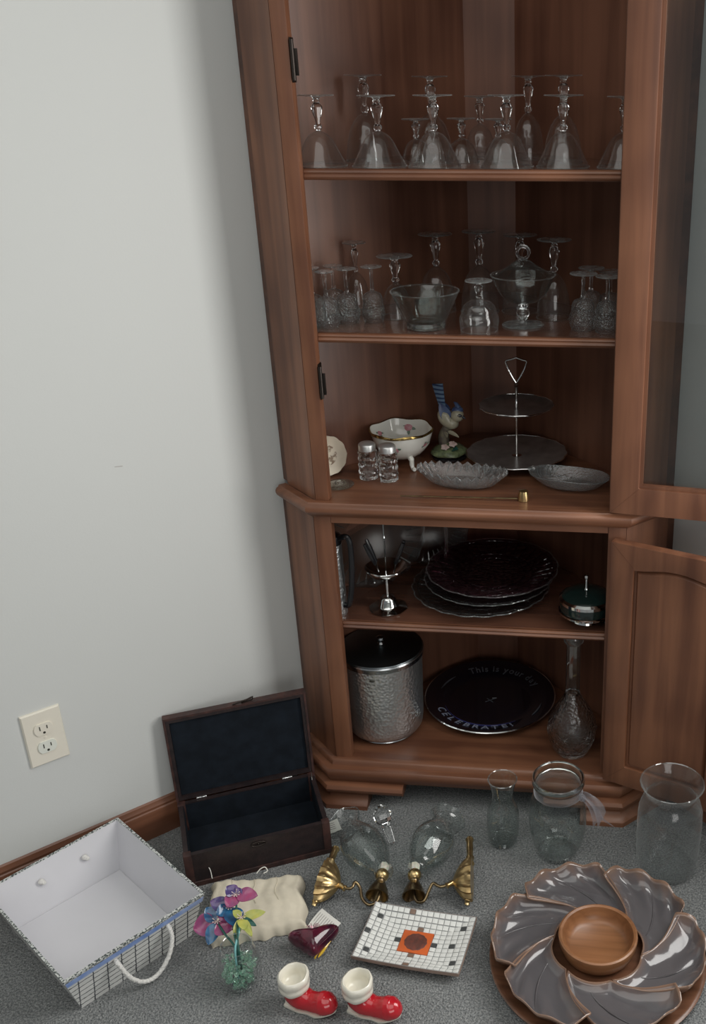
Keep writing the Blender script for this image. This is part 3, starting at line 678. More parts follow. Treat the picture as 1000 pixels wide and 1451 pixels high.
for a in [
 ('upturned_cordial_glass', 'etched cordial glass half hidden by the left stile, second shelf', 446, 461, 379, 36, 26, 'cordial'),
 ('upturned_cordial_glass', 'front left etched cordial glass with straight stem, second shelf', 465, 463, 384, 35, 27, 'cordial'),
 ('upturned_cordial_glass', 'etched cordial glass in the back of the left cluster, second shelf', 476, 449, 376, 34, 28, 'cordial'),
 ('upturned_cordial_glass', 'middle etched cordial glass of the left cluster, second shelf', 494, 457, 380, 34, 30, 'cordial'),
 ('upturned_cordial_glass', 'rightmost etched cordial glass of the left cluster, second shelf', 530, 455, 377, 32, 31, 'cordial'),
 ('upturned_wine_glass', 'tall slim upturned wine glass behind the etched cordial cluster', 508, 443, 343, 38, 34, 'tulip'),
 ('upturned_sherbet_glass', 'upturned stemmed glass directly left of the open glass bowl', 563, 449, 362, 46, 52, 'goblet'),
 ('upturned_goblet', 'tall upturned goblet standing behind the open glass bowl', 620, 440, 331, 52, 49, 'tulip'),
 ('upturned_goblet', 'tall upturned goblet at back, left of the covered candy dish', 680, 441, 327, 54, 49, 'tulip'),
 ('upturned_sherbet_glass', 'round upturned sherbet glass in front between bowl and candy dish', 679, 468, 397, 56, 40, 'sherbet'),
 ('upturned_goblet', 'tall upturned goblet directly behind the covered candy dish', 737, 441, 332, 52, 49, 'tulip'),
 ('upturned_goblet', 'tall upturned goblet right of the covered candy dish', 784, 450, 339, 48, 50, 'tulip'),
 ('upturned_flute_glass', 'front left etched flute of the right-end group, second shelf', 825, 466, 387, 38, 40, 'wine'),
 ('upturned_flute_glass', 'front right etched flute beside the door frame, second shelf', 859, 470, 391, 38, 36, 'wine'),
 ('upturned_flute_glass', 'back left etched flute of the right-end group, second shelf', 836, 452, 379, 36, 38, 'wine'),
 ('upturned_flute_glass', 'back right etched flute of the right-end group, second shelf', 863, 452, 384, 36, 36, 'wine')]:
    inv_glass(a[0], a[1], G2, a[2], yv(a[2], a[3], S2Z), S2Z+.0006, a[4], a[5], a[6], a[7])

# open flared bowl on the second shelf
P = base_front(604, 471, S2Z+.0006, .036); k = mpp(P)
gb = thing('glass_bowl', 'flared clear glass bowl standing open on the second shelf', 'bowl', P)
Rr = 48*k; Hh = zat(P, 414)-S2Z
MB().lathe([(1e-6, .003), (.030, .0012), (.0345, .0008), (.0365, .004), (.0365, .013), (.039, .017), (Rr, Hh), (Rr+.0012, Hh+.0012), (Rr-.001, Hh+.0018), (Rr-.0025, Hh), (.037, .020), (.030, .016), (1e-6, .014)], 40).build('bowl', 'glass_thick', gb, smooth=35)
MB().lathe([(Rr, Hh+.0005), (Rr+.0012, Hh+.0018), (Rr-.0002, Hh+.003), (Rr-.0014, Hh+.0018)], 40, close=True).build('rim', 'glass_rim', gb)
MB().lathe([(1e-6, .0012), (.034, .0012), (.0352, .005), (.034, .0125), (1e-6, .0125)], 12).build('heavy_base', 'solid', gb, smooth=20)

# covered candy dish on a stem
P = at(741, 461, S2Z+.0006); k = mpp(P)
cdh = thing('candy_dish', 'covered clear glass candy dish with ring finial on a stem', 'candy dish', P)
Zr = zat(P, 391)-S2Z; Rb = 45*k
MB().lathe([(1e-6, .0), (.037, .0004), (.039, .0016), (.037, .003), (.012, .006), (1e-6, .0075)], 36).build('foot', 'glass_rim', cdh, smooth=50)
MB().lathe([(1e-6, .0055), (.008, .006), (.006, .011), (.010, .017), (.0135, .023), (.010, .029), (.007, .033), (.010, .037), (.006, .040), (1e-6, .041)], 10).build('stem', 'solid', cdh, smooth=20)
MB().lathe([(1e-6, .040), (.014, .041), (.030, .046), (.041, .056), (Rb*.80, .066), (Rb*.93, Zr-.008), (Rb, Zr)], 40, rf=lambda t, z, j: 1+.012*math.cos(10*t)*(j > 2)).build('bowl', 'glass_thick', cdh, smooth=50)
MB().lathe([(Rb, Zr), (Rb+.0016, Zr+.001), (Rb, Zr+.0026), (Rb-.0016, Zr+.001)], 40, close=True).build('rim', 'glass_rim', cdh)
lid = MB().lathe([(Rb*.95, Zr+.003), (Rb*.86, Zr+.005), (Rb*.70, Zr+.009), (Rb*.46, Zr+.017), (Rb*.24, Zr+.026), (.007, Zr+.030), (1e-6, Zr+.0305)], 40, rf=lambda t, z, j: 1+.01*math.cos(10*t)).build('lid', 'glass_thick', cdh, smooth=50)
MB().tube([(.011*math.cos(a), .0, Zr+.041+.011*math.sin(a)) for a in [2*PI*i/18 for i in range(18)]], .0028, 8, closed=True).build('finial_ring', 'solid', lid, smooth=40)

# ------------------------------------------------------------------ waist level
Z = ZWS+.0004
# cream pierced plate leaning at the left, clear glass disc lying before it
P = at(470, 676, Z)
px = thing('pierced_china_plate', 'cream pierced china plate leaning upright behind the left stile', 'plate', P+V((-.012, .012, .002)), math.radians(28))
pl = MB().lathe([(1e-6, 0), (.022, .0), (.034, .004), (.0395, .008), (.041, .0082), (.040, .0102), (.033, .0062), (.022, .0024), (1e-6, .0024)], 40, rf=lambda t, z, j: 1+.02*math.cos(12*t)*(j in (3, 4, 5)), axis=(0, -1, .18)).build('plate', 'cream', px, smooth=45)
zmin = min(v.co.z for v in pl.data.vertices)
for v in pl.data.vertices: v.co.z -= zmin
c2 = MB().lathe([(1e-6, 0), (.0212, .0), (.0216, .0006), (1e-6, .0010)], 30, axis=(0, -1, .18)).build('pierced_centre', 'cream_lace', px)
for v in c2.data.vertices: v.co += V((0, -.0026, -zmin+.0004))
P = at(482, 688, Z)
gd = thing('glass_coaster', 'round clear glass coaster lying flat below the cream plate', 'coaster', P)
MB().lathe([(1e-6, .001), (.024, .0006), (.0265, .001), (.0275, .003), (.026, .0046), (.016, .0062), (1e-6, .007)], 36).build('disc', 'glass_thick', gd, smooth=40)
MB().tube([(.009*math.cos(a), .009*math.sin(a), .0078) for a in [2*PI*i/20 for i in range(20)]], .0018, 8, closed=True).build('ring_knob', 'solid', gd)
# cut glass shakers
for u_, v_, nm in ((523, 682, 'left'), (551.5, 685, 'right')):
    P = base_front(u_, v_, Z, .0185); vt = 628 if nm == 'left' else 631
    hh = .0655
    s = thing('salt_shaker', '%s of two square-cut glass shakers with silver screw lids' % nm, 'shaker', P, .15, 'glass shakers'); s.scale = (1, 1, 1.13)
    def rf(t, z, j): return (1+.06*abs(math.cos(4*t)))*(1 if z > .052 else 1+.05*math.cos(z*2*PI/.0125))
    prof = [(1e-6, .001), (.015, 0), (.0175, .0015)]+[(.0178, .0015+.05*i/20) for i in range(1, 21)]+[(.016, .0545), (.0155, .056), (1e-6, .056)]
    MB().lathe(prof, 32, rf=rf).build('body', 'crystal', s, smooth=25)
    MB().lathe([(.0165, .0535), (.0172, .054), (.0172, .063), (.0165, .0645), (.014, .0665), (1e-6, .068)], 28).build('screw_lid', 'lidsilver', s, smooth=40)
# porcelain bowl with roses
P = at(568, 607, Z+.076); P.z = Z; k = mpp(P)
pb = thing('porcelain_bowl', 'white footed porcelain bowl with pink roses and gold rim', 'bowl', P)
Rr = 44.5*k; Zr = .076
sc = lambda t, z, j: 1+.022*math.cos(6*t+.4)*min(1, max(0, (z-.02)/.05))
prof_o = [(1e-6, .016), (.022, .016), (.034, .020), (.048, .032), (.058, .046), (Rr*.97, Zr-.008), (Rr, Zr)]
prof_i = [(Rr-.0022, Zr+.0006), (Rr*.94, Zr-.010), (.054, .046), (.044, .034), (.030, .024), (1e-6, .022)]
def wavy(mb):
    for i, (x, y, z) in enumerate(mb.v):
        if z > Zr-.012:
            t = math.atan2(y, x); mb.v[i] = (x, y, z+.0016*math.cos(6*t+.4)*(z-Zr+.012)/.012)
    return mb
wavy(MB().lathe(prof_o+prof_i, 60, rf=sc)).build('bowl', 'porcelain', pb, smooth=60)
wavy(MB().lathe([(Rr+.0004, Zr-.004), (Rr+.0010, Zr), (Rr-.0008, Zr+.0016), (Rr-.0026, Zr+.0002), (Rr-.0014, Zr-.001)], 60, rf=sc, close=True)).build('gold_rim', 'gold', pb, smooth=60)
for i in range(3):
    a = -PI/2+.62+i*2*PI/3; d = V((math.cos(a), math.sin(a), 0))
    f = MB().tube(smooth_path([d*.034+V((0, 0, .026)), d*.046+V((0, 0, .022)), d*.047+V((0, 0, .012)), d*.052+V((0, 0, .0045)), d*.060+V((0, 0, .005))], 5), [.006]*6+[.005]*6+[.0042]*9, 10)
    f.ball(d*.036+V((0, 0, .027)), .0075); f.build('scroll_foot', 'porcelain', pb, smooth=60)
def bowl_pt(mb_prof, t, z):
    for (r0, z0), (r1, z1) in zip(mb_prof, mb_prof[1:]):
        if min(z0, z1) <= z <= max(z0, z1) and abs(z1-z0) > 1e-6: return (r0+(r1-r0)*(z-z0)/(z1-z0))*sc(t, z, 9)
    return Rr
for t, z, inside, rs in ((-PI/2-.02, .048, False, .0075), (PI/2-.05, .060, True, .009), (PI*.86, .056, True, .006), (-PI/2+1.15, .050, False, .006)):
    q = bowl_pt(prof_i if inside else prof_o, t, z); n_ = V((math.cos(t), math.sin(t), 0)); c = n_*(q+(-.0006 if inside else .0006))+V((0, 0, z))
    sgn = -1 if inside else 1; ro = MB()
    ro.ball(c, rs, 12, 6, (1, 1, 1))
    ctr = c
    # flatten the painted flower against the wall
    tang = V((-n_.y, n_.x, 0)); nn = (n_*.85+V((0, 0, -.5 if not inside else -.5))).normalized()
    ro.v = [tuple(ctr+(V(p)-ctr)-nn*((V(p)-ctr).dot(nn))*.93) for p in ro.v]
    po = ro.build('rose', 'rose', pb)
    lf = MB()
    for aa in (.4, 1.9, 3.4, 4.6):
        e = (tang*math.cos(aa)+nn.cross(tang)*math.sin(aa)); leaf(lf, ctr+e*rs*.8, ctr+e*rs*1.9, rs*.7, nn*sgn, cup=.05, thick=.0006, nu=4, nv=2)
    lf.build('rose_leaf', 'leafgreen', po)
# blue jay figurine
P = base_front(637, 656, Z, .030); k = mpp(P)
bj = thing('blue_jay_figurine', 'painted china blue jay figurine on a black round plinth', 'figurine', P)
MB().lathe([(1e-6, 0), (.034, 0), (.0365, .003), (.0365, .007), (.032, .010), (.032, .012), (1e-6, .012)], 36).build('plinth', 'black', bj, smooth=35)
MB().lathe([(.036, .0125), (.039, .015), (.036, .021), (.026, .027), (.016, .032), (1e-6, .034)], 30, rf=lambda t, z, j: 1+.07*math.sin(5*t+j)+.04*math.sin(11*t)).build('mossy_mound', 'moss', bj, smooth=60)
MB().tube(smooth_path([(-.008, .004, .022), (-.012, .004, .045), (-.006, .002, .062), (.002, 0, .075), (-.004, 0, .090)], 5), [.013-.0003*i for i in range(21)], 10).build('stump', 'stump', bj, smooth=60)
body = MB().tube(smooth_path([(-.012, .004, .108), (-.008, 0, .098), (0, -.003, .086), (.010, -.006, .081), (.020, -.008, .086)], 5), [.006, .0085, .011, .013, .0145, .0155, .0165, .017, .0172, .017, .0165, .016, .0155, .015, .0145, .014, .0135, .0125, .011, .009, .006], 14)
bo = body.build('body', 'jaycream', bj, smooth=70)
hd = MB().ball((.021, -.009, .098), .0140, 16, 10, (1, .95, 1)).build('head', 'jaycream', bj, smooth=70)
MB().ball((.021, -.0055, .1075), .0120, 14, 8, (1.05, .95, .75)).build('crown', 'jayblue', hd, smooth=70)
MB().tube([(.0235, -.006, .113), (.018, -.003, .121), (.013, -.001, .124)], [.006, .004, .0008], 8).build('crest', 'jayblue', hd)
MB().lathe([(.0034, 0), (.0024, .003), (.0005, .008), (1e-6, .0082)], 10, c=(.0335, -.0145, .0965), axis=(.9, -.6, -.35)).build('beak', 'jaydark', hd)
MB().ball((.0268, -.0195, .1005), .0046, 12, 8, (1.3, .55, .75)).build('eye_stripe', 'jaydark', hd)
MB().ball((.0262, -.0222, .1012), .0013, 8, 6).build('eye', 'jaycream', hd)
wg = MB(); leaf(wg, (.004, -.016, .090), (-.016, -.006, .122), .022, (.1, -1, .2), cup=.12, thick=.004, nu=8, nv=6); wg.build('wing', 'jayblue', bj, smooth=60)
wg = MB(); leaf(wg, (-.002, .012, .092), (-.018, .006, .125), .020, (-.6, 1, .2), cup=.12, thick=.004, nu=8, nv=6); wg.build('wing', 'jayblue', bj, smooth=60)
tl = MB(); tl.shell(lambda u, v: V((-.010, 0, .104))+V((-.011, .004, .056))*u+V((.9, -.25, .12))*((v-.5)*(.012+.014*u**.8))+V((.1, -1, 0))*(.0015*math.cos((v-.5)*3)+(.0 if u < .97 else -.001)), 10, 6, (0, .004, 0)); tl.build('tail', 'tail', bj, smooth=50)
for q in ((.012, -.022, .040), (-.004, -.026, .034)):
    lf = MB()
    for i in range(5):
        a = i*2*PI/5; leaf(lf, q, (q[0]+.010*math.cos(a), q[1]-.002, q[2]+.007*math.sin(a)), .008, (0, -1, .4), cup=.2, thick=.001, nu=4, nv=2)
    lf.build('painted_blossom', 'pinkpetal', bj)
lf = MB(); leaf(lf, (.0, -.008, .062), (.024, -.016, .052), .010, (0, -.3, 1)); leaf(lf, (-.004, -.012, .056), (.003, -.026, .064), .013, (0, -1, .3)); lf.build('painted_leaf', 'jaycream', bj)
lf = MB(); leaf(lf, (.008, -.018, .026), (.024, -.028, .030), .014, (0, -.6, 1)); lf.build('painted_leaf', 'petaldark', bj)
# two-tier tray
P = V((.0688, .243, Z)); 
R1 = 71.5*mpp(P+V((0, 0, .02))); R2 = 53.6*mpp(P+V((0, 0, .12)))
z1 = zat(P, 640.5)-Z; z2 = zat(P, 574)-Z; z3 = zat(P, 543)-Z; z4 = zat(P, 508)-Z
ts = thing('tiered_tray', 'two-tier metal serving tray with shield-shaped carrying handle', 'serving tray', P)
MB().lathe([(1e-6, .0), (.030, 0), (.033, .002), (.030, .006), (.010, z1-.006), (1e-6, z1-.005)], 36).build('base', 'chrome', ts)
for R_, zz, nm in ((R1, z1, 'lower_tray'), (R2, z2, 'upper_tray')):
    sc2 = lambda t, z, j: 1+.012*math.cos(16*t)*(j in (3, 4, 5, 6))
    MB().lathe([(1e-6, zz-.008), (R_*.70, zz-.008), (R_*.80, zz-.0065), (R_*.97, zz-.0015), (R_, zz), (R_*.985, zz+.0014), (R_*.94, zz-.0005), (R_*.80, zz-.0048), (R_*.70, zz-.0064), (1e-6, zz-.0064)], 64, rf=sc2).build(nm, 'traymetal', ts, smooth=60)
    MB().tube([(R_*.992*sc2(a, 0, 4)*math.cos(a), R_*.992*sc2(a, 0, 4)*math.sin(a), zz+.0008) for a in [2*PI*i/96 for i in range(96)]], .0013, 6, closed=True).build('rim_highlight', 'silver', ts, smooth=60)  # bright ring added as a painted highlight along the tray rim
MB().lathe([(1e-6, z1-.006), (.0024, z1-.006), (.0024, z2-.005), (.004, z2-.004), (.0045, z2+.003), (.0035, z2+.006), (.0030, z3-.010), (.0055, z3-.006), (.0035, z3-.003), (.0052, z3), (1e-6, z3+.002)], 14).build('centre_rod', 'silver', ts)
hw = 15.5*mpp(P+V((0, 0, z4)))
hp = [(0, 0, z3), (-hw*.35, 0, z3+.012), (-hw*.78, 0, z3+.030), (-hw*.98, 0, z4-.007), (-hw*.9, 0, z4-.004), (-hw*.5, 0, z4-.002), (0, 0, z4+.002), (hw*.5, 0, z4-.002), (hw*.9, 0, z4-.004), (hw*.98, 0, z4-.007), (hw*.78, 0, z3+.030), (hw*.35, 0, z3+.012), (0, 0, z3)]
MB().tube(hp, .0019, 8, cap=False).build('shield_handle', 'silver', ts)
# oval cut-glass dishes
def oval_dish(P, a, b, h, rz, m, label, saw, name):
    r = thing(name, label, 'dish', P, rz)
    def pf(s):  # s along profile outer then inner
        return s
    prof = [(.0, .0008), (.45, .0), (.56, .002), (.72, h*.25), (.90, h*.66), (1.0, h), (.985, h+.0015), (.955, h*.98), (.86, h*.66), (.68, h*.30), (.50, .006), (0, .005)]
    mb = MB(); n = 168
    def fn(u, v):
        j = v*(len(prof)-1); j0 = min(int(j), len(prof)-2); q = j-j0
        rr = prof[j0][0]+(prof[j0+1][0]-prof[j0][0])*q; zz = prof[j0][1]+(prof[j0+1][1]-prof[j0][1])*q
        t = 2*PI*u
        if rr > .9: zz += saw*(abs(((u*28) % 1)-.5)*2-.5)*(rr-.9)*10*.0085 if saw else .0018*math.sin(3*t)*(rr-.9)*10
        if saw: zz += .005*abs(math.cos(t))**2*max(0, rr-.7)/.3
        g = 1+(.022*abs(math.sin(14*t))*min(1, max(0, (rr-.5)*4)) if saw and v < .5 else 0)
        return ((rr*a*g+1e-7)*math.cos(t), (rr*b*g+1e-7)*math.sin(t), zz)
    mb.grid(fn, n, len(prof)-1, wrapu=True)
    mb.build('dish', m, r, smooth=30)
    return r, fn
P = at(655, 688, Z); k = mpp(P)
r, fn = oval_dish(P, 65*k, .042, .030, math.radians(-7), 'crystal2', 'oval cut-crystal dish with sawtooth rim and star pattern', 1, 'cut_crystal_dish')
star = MB()
for i in range(16):
    a = 2*PI*i/16; star.tube([(.006*math.cos(a), .006*math.sin(a), .0062), (.036*math.cos(a), .024*math.sin(a), .0066)], [.0014, .0005], 6)
star.build('cut_star', 'solid', r, smooth=20)
lf = MB()
for sx in (-1, 1):
    for i in range(7):
        t = (.5 if sx > 0 else 1.5)*PI+(i-3)*.14
        lf.tube([fn((t/(2*PI)) % 1, .62), fn(((t+.10*(i-3)*.5)/(2*PI)) % 1, .76)], [.0010, .0016], 6)
    t = (.5 if sx > 0 else 1.5)*PI
    for rr in (.004, .008):
        c = V(fn((t/(2*PI)) % 1, .70)); lf.tube([c+V((rr*math.cos(q), 0, rr*math.sin(q)*.8)) for q in [2*PI*w_/16 for w_ in range(16)]], .0008, 6, closed=True)
lf.build('cut_fan', 'glass_rim', r, smooth=20)
P = at(806, 690, Z); k = mpp(P)
r, fn = oval_dish(P, 58*k, .046, .026, math.radians(-13), 'crystal2', 'oval clear leaf-shaped dish with swirl ribs near the door', 0, 'leaf_glass_dish')
lf = MB()
for i in range(9):
    t0 = .30+.02*i
    lf.tube([fn((t0+.004*i+j*.012) % 1, .58+.04*j) for j in range(6)], .0009, 6)
for i in range(6):
    c = .012+.006*i; lf.tube([V((-.02+c*1.6*math.cos(q), c*.8*math.sin(q), .0075+.06*(c*c))) for q in [PI*.1+PI*.8*w_/10 for w_ in range(11)]], .0006, 5)
lf.build('swirl_rib', 'glass_rim', r, smooth=30)
MB().tube([(-58*k-.004, 0, .026), (-58*k+.006, .004, .029), (-58*k+.012, 0, .027)], [.004, .007, .004], 10).build('tab_handle', 'glass_rim', r)
# brass candle snuffer
A = at(567, 702.5, Z+.003); B = at(733, 706.5, Z+.006)
sn = thing('candle_snuffer', 'long brass candle snuffer lying along the cabinet edge', 'snuffer', A)
MB().tube([V((0, 0, 0)), (B-A)*.5, B-A], [.0013, .0017, .0020], 8).build('handle', 'brass_old', sn)
C_ = at(741, 711, Z)-A
MB().lathe([(.0105, 0), (.0112, .0006), (.0100, .012), (.0085, .019), (.004, .0205), (1e-6, .021), (1e-6, .0195), (.0075, .0182), (.0092, .011), (.0100, .0005), (.0105, 0)], 28, c=C_+V((0, 0.008, .0))).build('bell', 'brass', sn, smooth=40)

# ------------------------------------------------------------------ lower shelf
Z = S4Z+.0007
P = base_front(479, 876, Z, .022); P.x -= .004
pt = thing('silver_carafe', 'tall silver carafe with black lid and handle behind left stile', 'carafe', P, 0)
Ht = zat(P, 766)-Z
MB().lathe([(1e-6, 0), (.024, 0), (.0255, .003), (.0245, .012), (.0240, Ht*.6), (.0235, Ht*.97), (.022, Ht), (1e-6, Ht)], 30).build('body', 'tin', pt, smooth=40)
MB().lathe([(.0236, Ht*.965), (.0242, Ht+.001), (.022, Ht+.012), (.012, Ht+.018), (1e-6, Ht+.019)], 30).build('lid', 'black', pt)
MB().tube(smooth_path([(.020, -.006, Ht+.008), (.040, -.010, Ht+.014), (.046, -.012, Ht-.015), (.043, -.012, Ht*.5), (.034, -.010, Ht*.18), (.022, -.007, Ht*.14)], 6), .0058, 10).build('handle', 'black', pt)
MB().tube([(-.010, -.018, Ht+.004), (-.016, -.026, Ht+.012), (-.018, -.031, Ht+.022)], [.007, .006, .0045], 10).build('spout', 'chrome', pt)
# glass platters standing at the back left
for (u_, y_, vt, R_, tilt, rz, lab) in ((530, .215, 738, .125, .22, .72, 'large ribbed pressed-glass platter leaning against the back, lower shelf'),
                                   (606, .325, 735, .095, .14, .30, 'second pressed-glass platter leaning right of the larger, lower shelf')):
    x = xat(u_, y_, Z); r = thing('standing_glass_platter', lab, 'platter', (x, y_, Z), rz, 'platters leaning in the lower shelf')
    ax = V((0, -1, tilt))
    mb = MB().lathe([(1e-6, 0), (R_*.55, .0), (R_*.62, .004), (R_*.95, .012), (R_, .014), (R_*.985, .017), (R_*.93, .0145), (R_*.6, .0075), (R_*.54, .0035), (1e-6, .0035)], 72, rf=lambda t, z, j: 1+(.018*math.cos(18*t) if 2 < j < 8 else 0), axis=ax)
    zm = min(p[2] for p in mb.v); s_ = .80
    mb.v = [(p[0], p[1], (p[2]-zm)*s_) for p in mb.v]; o = mb.build('platter', 'pressed_plain', r, smooth=50)
    rb = MB(); q = V((0, 0, 1)).rotation_difference(ax.normalized())
    for i in range(36):
        a = 2*PI*i/36; w0 = q @ V((R_*.64*math.cos(a), R_*.64*math.sin(a), .0085)); w1 = q @ V((R_*.92*math.cos(a), R_*.92*math.sin(a), .0155))
        rb.tube([(w0.x, w0.y, (w0.z-zm)*s_), (w1.x, w1.y, (w1.z-zm)*s_)], [.0012, .0022], 5)
    rb.build('rim_ribs', 'glass_rim', r, smooth=40)
x = xat(629, .22, .62)
gv = thing('glass_stirrer', 'slender clear glass rod standing behind the plate stack', 'glass rod', (x, .225, Z))
MB().lathe([(1e-6, 0), (.012, 0), (.013, .003), (.004, .008), (.0042, .20), (.0055, .205), (1e-6, .207)], 14).build('rod', 'solid', gv)
# silver condiment stand with dark picks
P = base_front(551, 873, Z, .034); k = mpp(P)
cs = thing('silver_pick_stand', 'silver footed dish with centre rod and dark-handled picks', 'serving stand', P)
zr = zat(P, 804)-Z
MB().lathe([(1e-6, .002), (.034, 0), (.0385, .001), (.0395, .003), (.036, .0045), (.024, .006), (.0195, .010), (.0160, .024), (.0125, .029), (.004, .031), (1e-6, .031)], 40, rf=lambda t, z, j: 1+(.02*math.cos(8*t) if j < 5 else 0)).build('foot', 'silver', cs, smooth=60)
MB().lathe([(1e-6, .030), (.0032, .030), (.0030, zr-.022), (1e-6, zr-.022)], 12).build('stem', 'silver', cs)
MB().lathe([(1e-6, zr-.021), (.014, zr-.020), (.034, zr-.012), (.0415, zr-.003), (.0435, zr+.001), (.0425, zr+.0025), (.039, zr-.001), (.032, zr-.009), (.014, zr-.0175), (1e-6, zr-.018)], 40, rf=lambda t, z, j: 1+(.02*math.cos(8*t) if 3 < j < 7 else 0)).build('dish', 'silver', cs, smooth=60)
MB().lathe([(1e-6, zr-.021), (.0016, zr-.02), (.0016, zr+.065), (.003, zr+.067), (.002, zr+.070), (.0012, zr+.075), (.0012, zr+.098), (1e-6, zr+.099)], 10).build('centre_rod', 'chrome', cs)
for i, a in enumerate((PI*.93, PI*1.12, -.08, .25)):
    d = V((math.cos(a), math.sin(a), 0)); pk = MB().tube([d*.016+V((0, 0, zr-.012)), d*.022+V((0, 0, zr+.015))], .0012, 6).build('pick', 'chrome', cs)
    MB().tube([d*.021+V((0, 0, zr+.010)), d*.033+V((0, 0, zr+.040)), d*.040+V((0, 0, zr+.058))], [.0035, .0050, .0035], 8).build('pick_handle', 'black', pk)
# stack of platters
def platter(P, R_, m, label, name, nsc, amp, h):
    r = thing(name, label, 'platter', P, .2, 'stacked platters')
    o = MB().lathe([(1e-6, .0), (R_*.50, 0), (R_*.56, .001), (R_*.66, .004), (R_*.93, h-.003), (R_, h), (R_*.99, h+.002), (R_*.92, h), (R_*.65, .0075), (R_*.54, .0045), (1e-6, .004)], 96, rf=lambda t, z, j: 1+(amp*abs(math.cos(nsc*t/2)) if 3 < j < 8 else 0)).build('platter', m, r, smooth=50)
    rb = MB()
    for i in range(nsc*2):
        a = 2*PI*i/(nsc*2)
        rb.tube([(R_*.66*math.cos(a), R_*.66*math.sin(a), .0080), (R_*.93*math.cos(a+.05), R_*.93*math.sin(a+.05), h+.0008)], [.0008, .0016], 5)
    rb.build('rim_ribs', m, r, smooth=40)
    rg = MB()
    for q in (.50, .62, .94): rg.tube([(R_*q*math.cos(a), R_*q*math.sin(a), (.0055 if q < .6 else .0072 if q < .9 else h+.0005)) for a in [2*PI*i/60 for i in range(60)]], .0011, 5, closed=True)
    rg.build('pressed_rings', m, r, smooth=40)
    MB().tube([(R_*(1+amp*abs(math.cos(nsc*a/2)))*math.cos(a), R_*(1+amp*abs(math.cos(nsc*a/2)))*math.sin(a), h+.0012) for a in [2*PI*i/160 for i in range(160)]], .0013, 6, closed=True).build('rim_edge', 'glass_rim', r, smooth=60)  # thin pale ring put in as the highlight on the platter rim
    return r
Pc = V((.010, .176, 0))
platter(V((Pc.x-.012, Pc.y-.004, Z)), .144, 'pressed', 'clear scalloped glass platter at the bottom of the plate stack', 'glass_platter', 20, .025, .020)
platter(V((Pc.x+.004, Pc.y, Z+.0212)), .135, 'pressed', 'clear ribbed glass platter in the middle of the plate stack', 'glass_platter', 24, .015, .017)
platter(V((Pc.x+.012, Pc.y+.004, Z+.0395)), .138, 'ruby', 'ruby-tinted etched glass platter on top of the plate stack', 'ruby_platter', 16, .02, .018)
# dark covered dish with chrome bands at the right
P = base_front(829, 893, Z, .030); P.y += .012
cvd = thing('covered_dish', 'dark green covered dish with chrome bands and chrome knob', 'covered dish', P)
MB().lathe([(1e-6, 0), (.026, 0), (.030, .003), (.026, .012), (1e-6, .013)], 36).build('chrome_foot', 'chrome', cvd)
MB().lathe([(1e-6, .011), (.030, .0115), (.048, .018), (.0535, .0235), (1e-6, .024)], 40).build('bowl', 'greenblack', cvd)
MB().lathe([(.0530, .022), (.0555, .0225), (.0562, .0265), (.0540, .028)], 40, close=True).build('lower_band', 'chrome', cvd)
MB().lathe([(1e-6, .0265), (.0530, .0270), (.0540, .032), (.0535, .047), (1e-6, .0475)], 40).build('side', 'greenblack', cvd)
MB().lathe([(.0520, .0465), (.0545, .047), (.0548, .0535), (.050, .0575), (.0490, .055)], 40, close=True).build('upper_band', 'chrome', cvd)
ld = MB().lathe([(.0505, .0560), (.044, .062), (.028, .068), (.010, .0705), (1e-6, .071)], 40).build('lid', 'greenblack', cvd)
MB().lathe([(1e-6, .0695), (.005, .070), (.0028, .075), (.0026, .094), (.0055, .097), (.0055, .103), (1e-6, .106)], 14).build('knob', 'chrome', ld)

# ------------------------------------------------------------------ cabinet floor
Z = ZB+.0004
P = base_front(549, 1055, Z, .072); k = mpp(P)
bk = thing('ice_bucket', 'hammered aluminium ice bucket with flat lid and side handles', 'ice bucket', P)
pf = base_front(549, 1055, Z, -.012)
Hb = zat(pf, 946)-Z; Rt = .092
MB().lathe([(1e-6, .001), (.066, 0), (.0715, .001), (.0735, .004), (.0720, .0075)], 48).build('foot_ring', 'tin_s', bk)
MB().lathe([(1e-6, .007), (.071, .0072), (.078, .010), (.083, .018), (.0855, .035), (.0875, Hb*.55), (.0890, Hb-.022), (.0895, Hb-.012), (1e-6, Hb-.0118)], 56).build('body', 'tin', bk, smooth=50)
MB().lathe([(.0900, Hb-.013), (.0925, Hb-.012), (.0940, Hb-.002), (.0925, Hb+.001), (.0900, Hb+.0012)], 56, close=True).build('rim_band', 'tin_s', bk)
ld = MB().lathe([(.0915, Hb+.0005), (.090, Hb+.0035), (.078, Hb+.0055), (.040, Hb+.009), (1e-6, Hb+.010)], 56).build('lid', 'lid_dark', bk, smooth=50)
MB().lathe([(1e-6, Hb+.009), (.0075, Hb+.0095), (.005, Hb+.014), (.009, Hb+.021), (.0085, Hb+.026), (1e-6, Hb+.029)], 20).build('lid_knob', 'tin_s', ld)
MB().ball((.0, -.0895, Hb-.030), .0036, 10, 6, (1.6, .6, .8)).build('front_rivet', 'slot', bk)
for an in (math.radians(198), math.radians(60)):
    c_, s_ = math.cos(an), math.sin(an)
    hd = MB(); hd.tube(smooth_path([(q*c_, q*s_, Hb-h_) for q, h_ in ((.0875, .028), (.102, .034), (.106, .056), (.102, .078), (.0870, .084))], 5), .0042, 10)
    hd.build('side_handle', 'tin_s', bk)
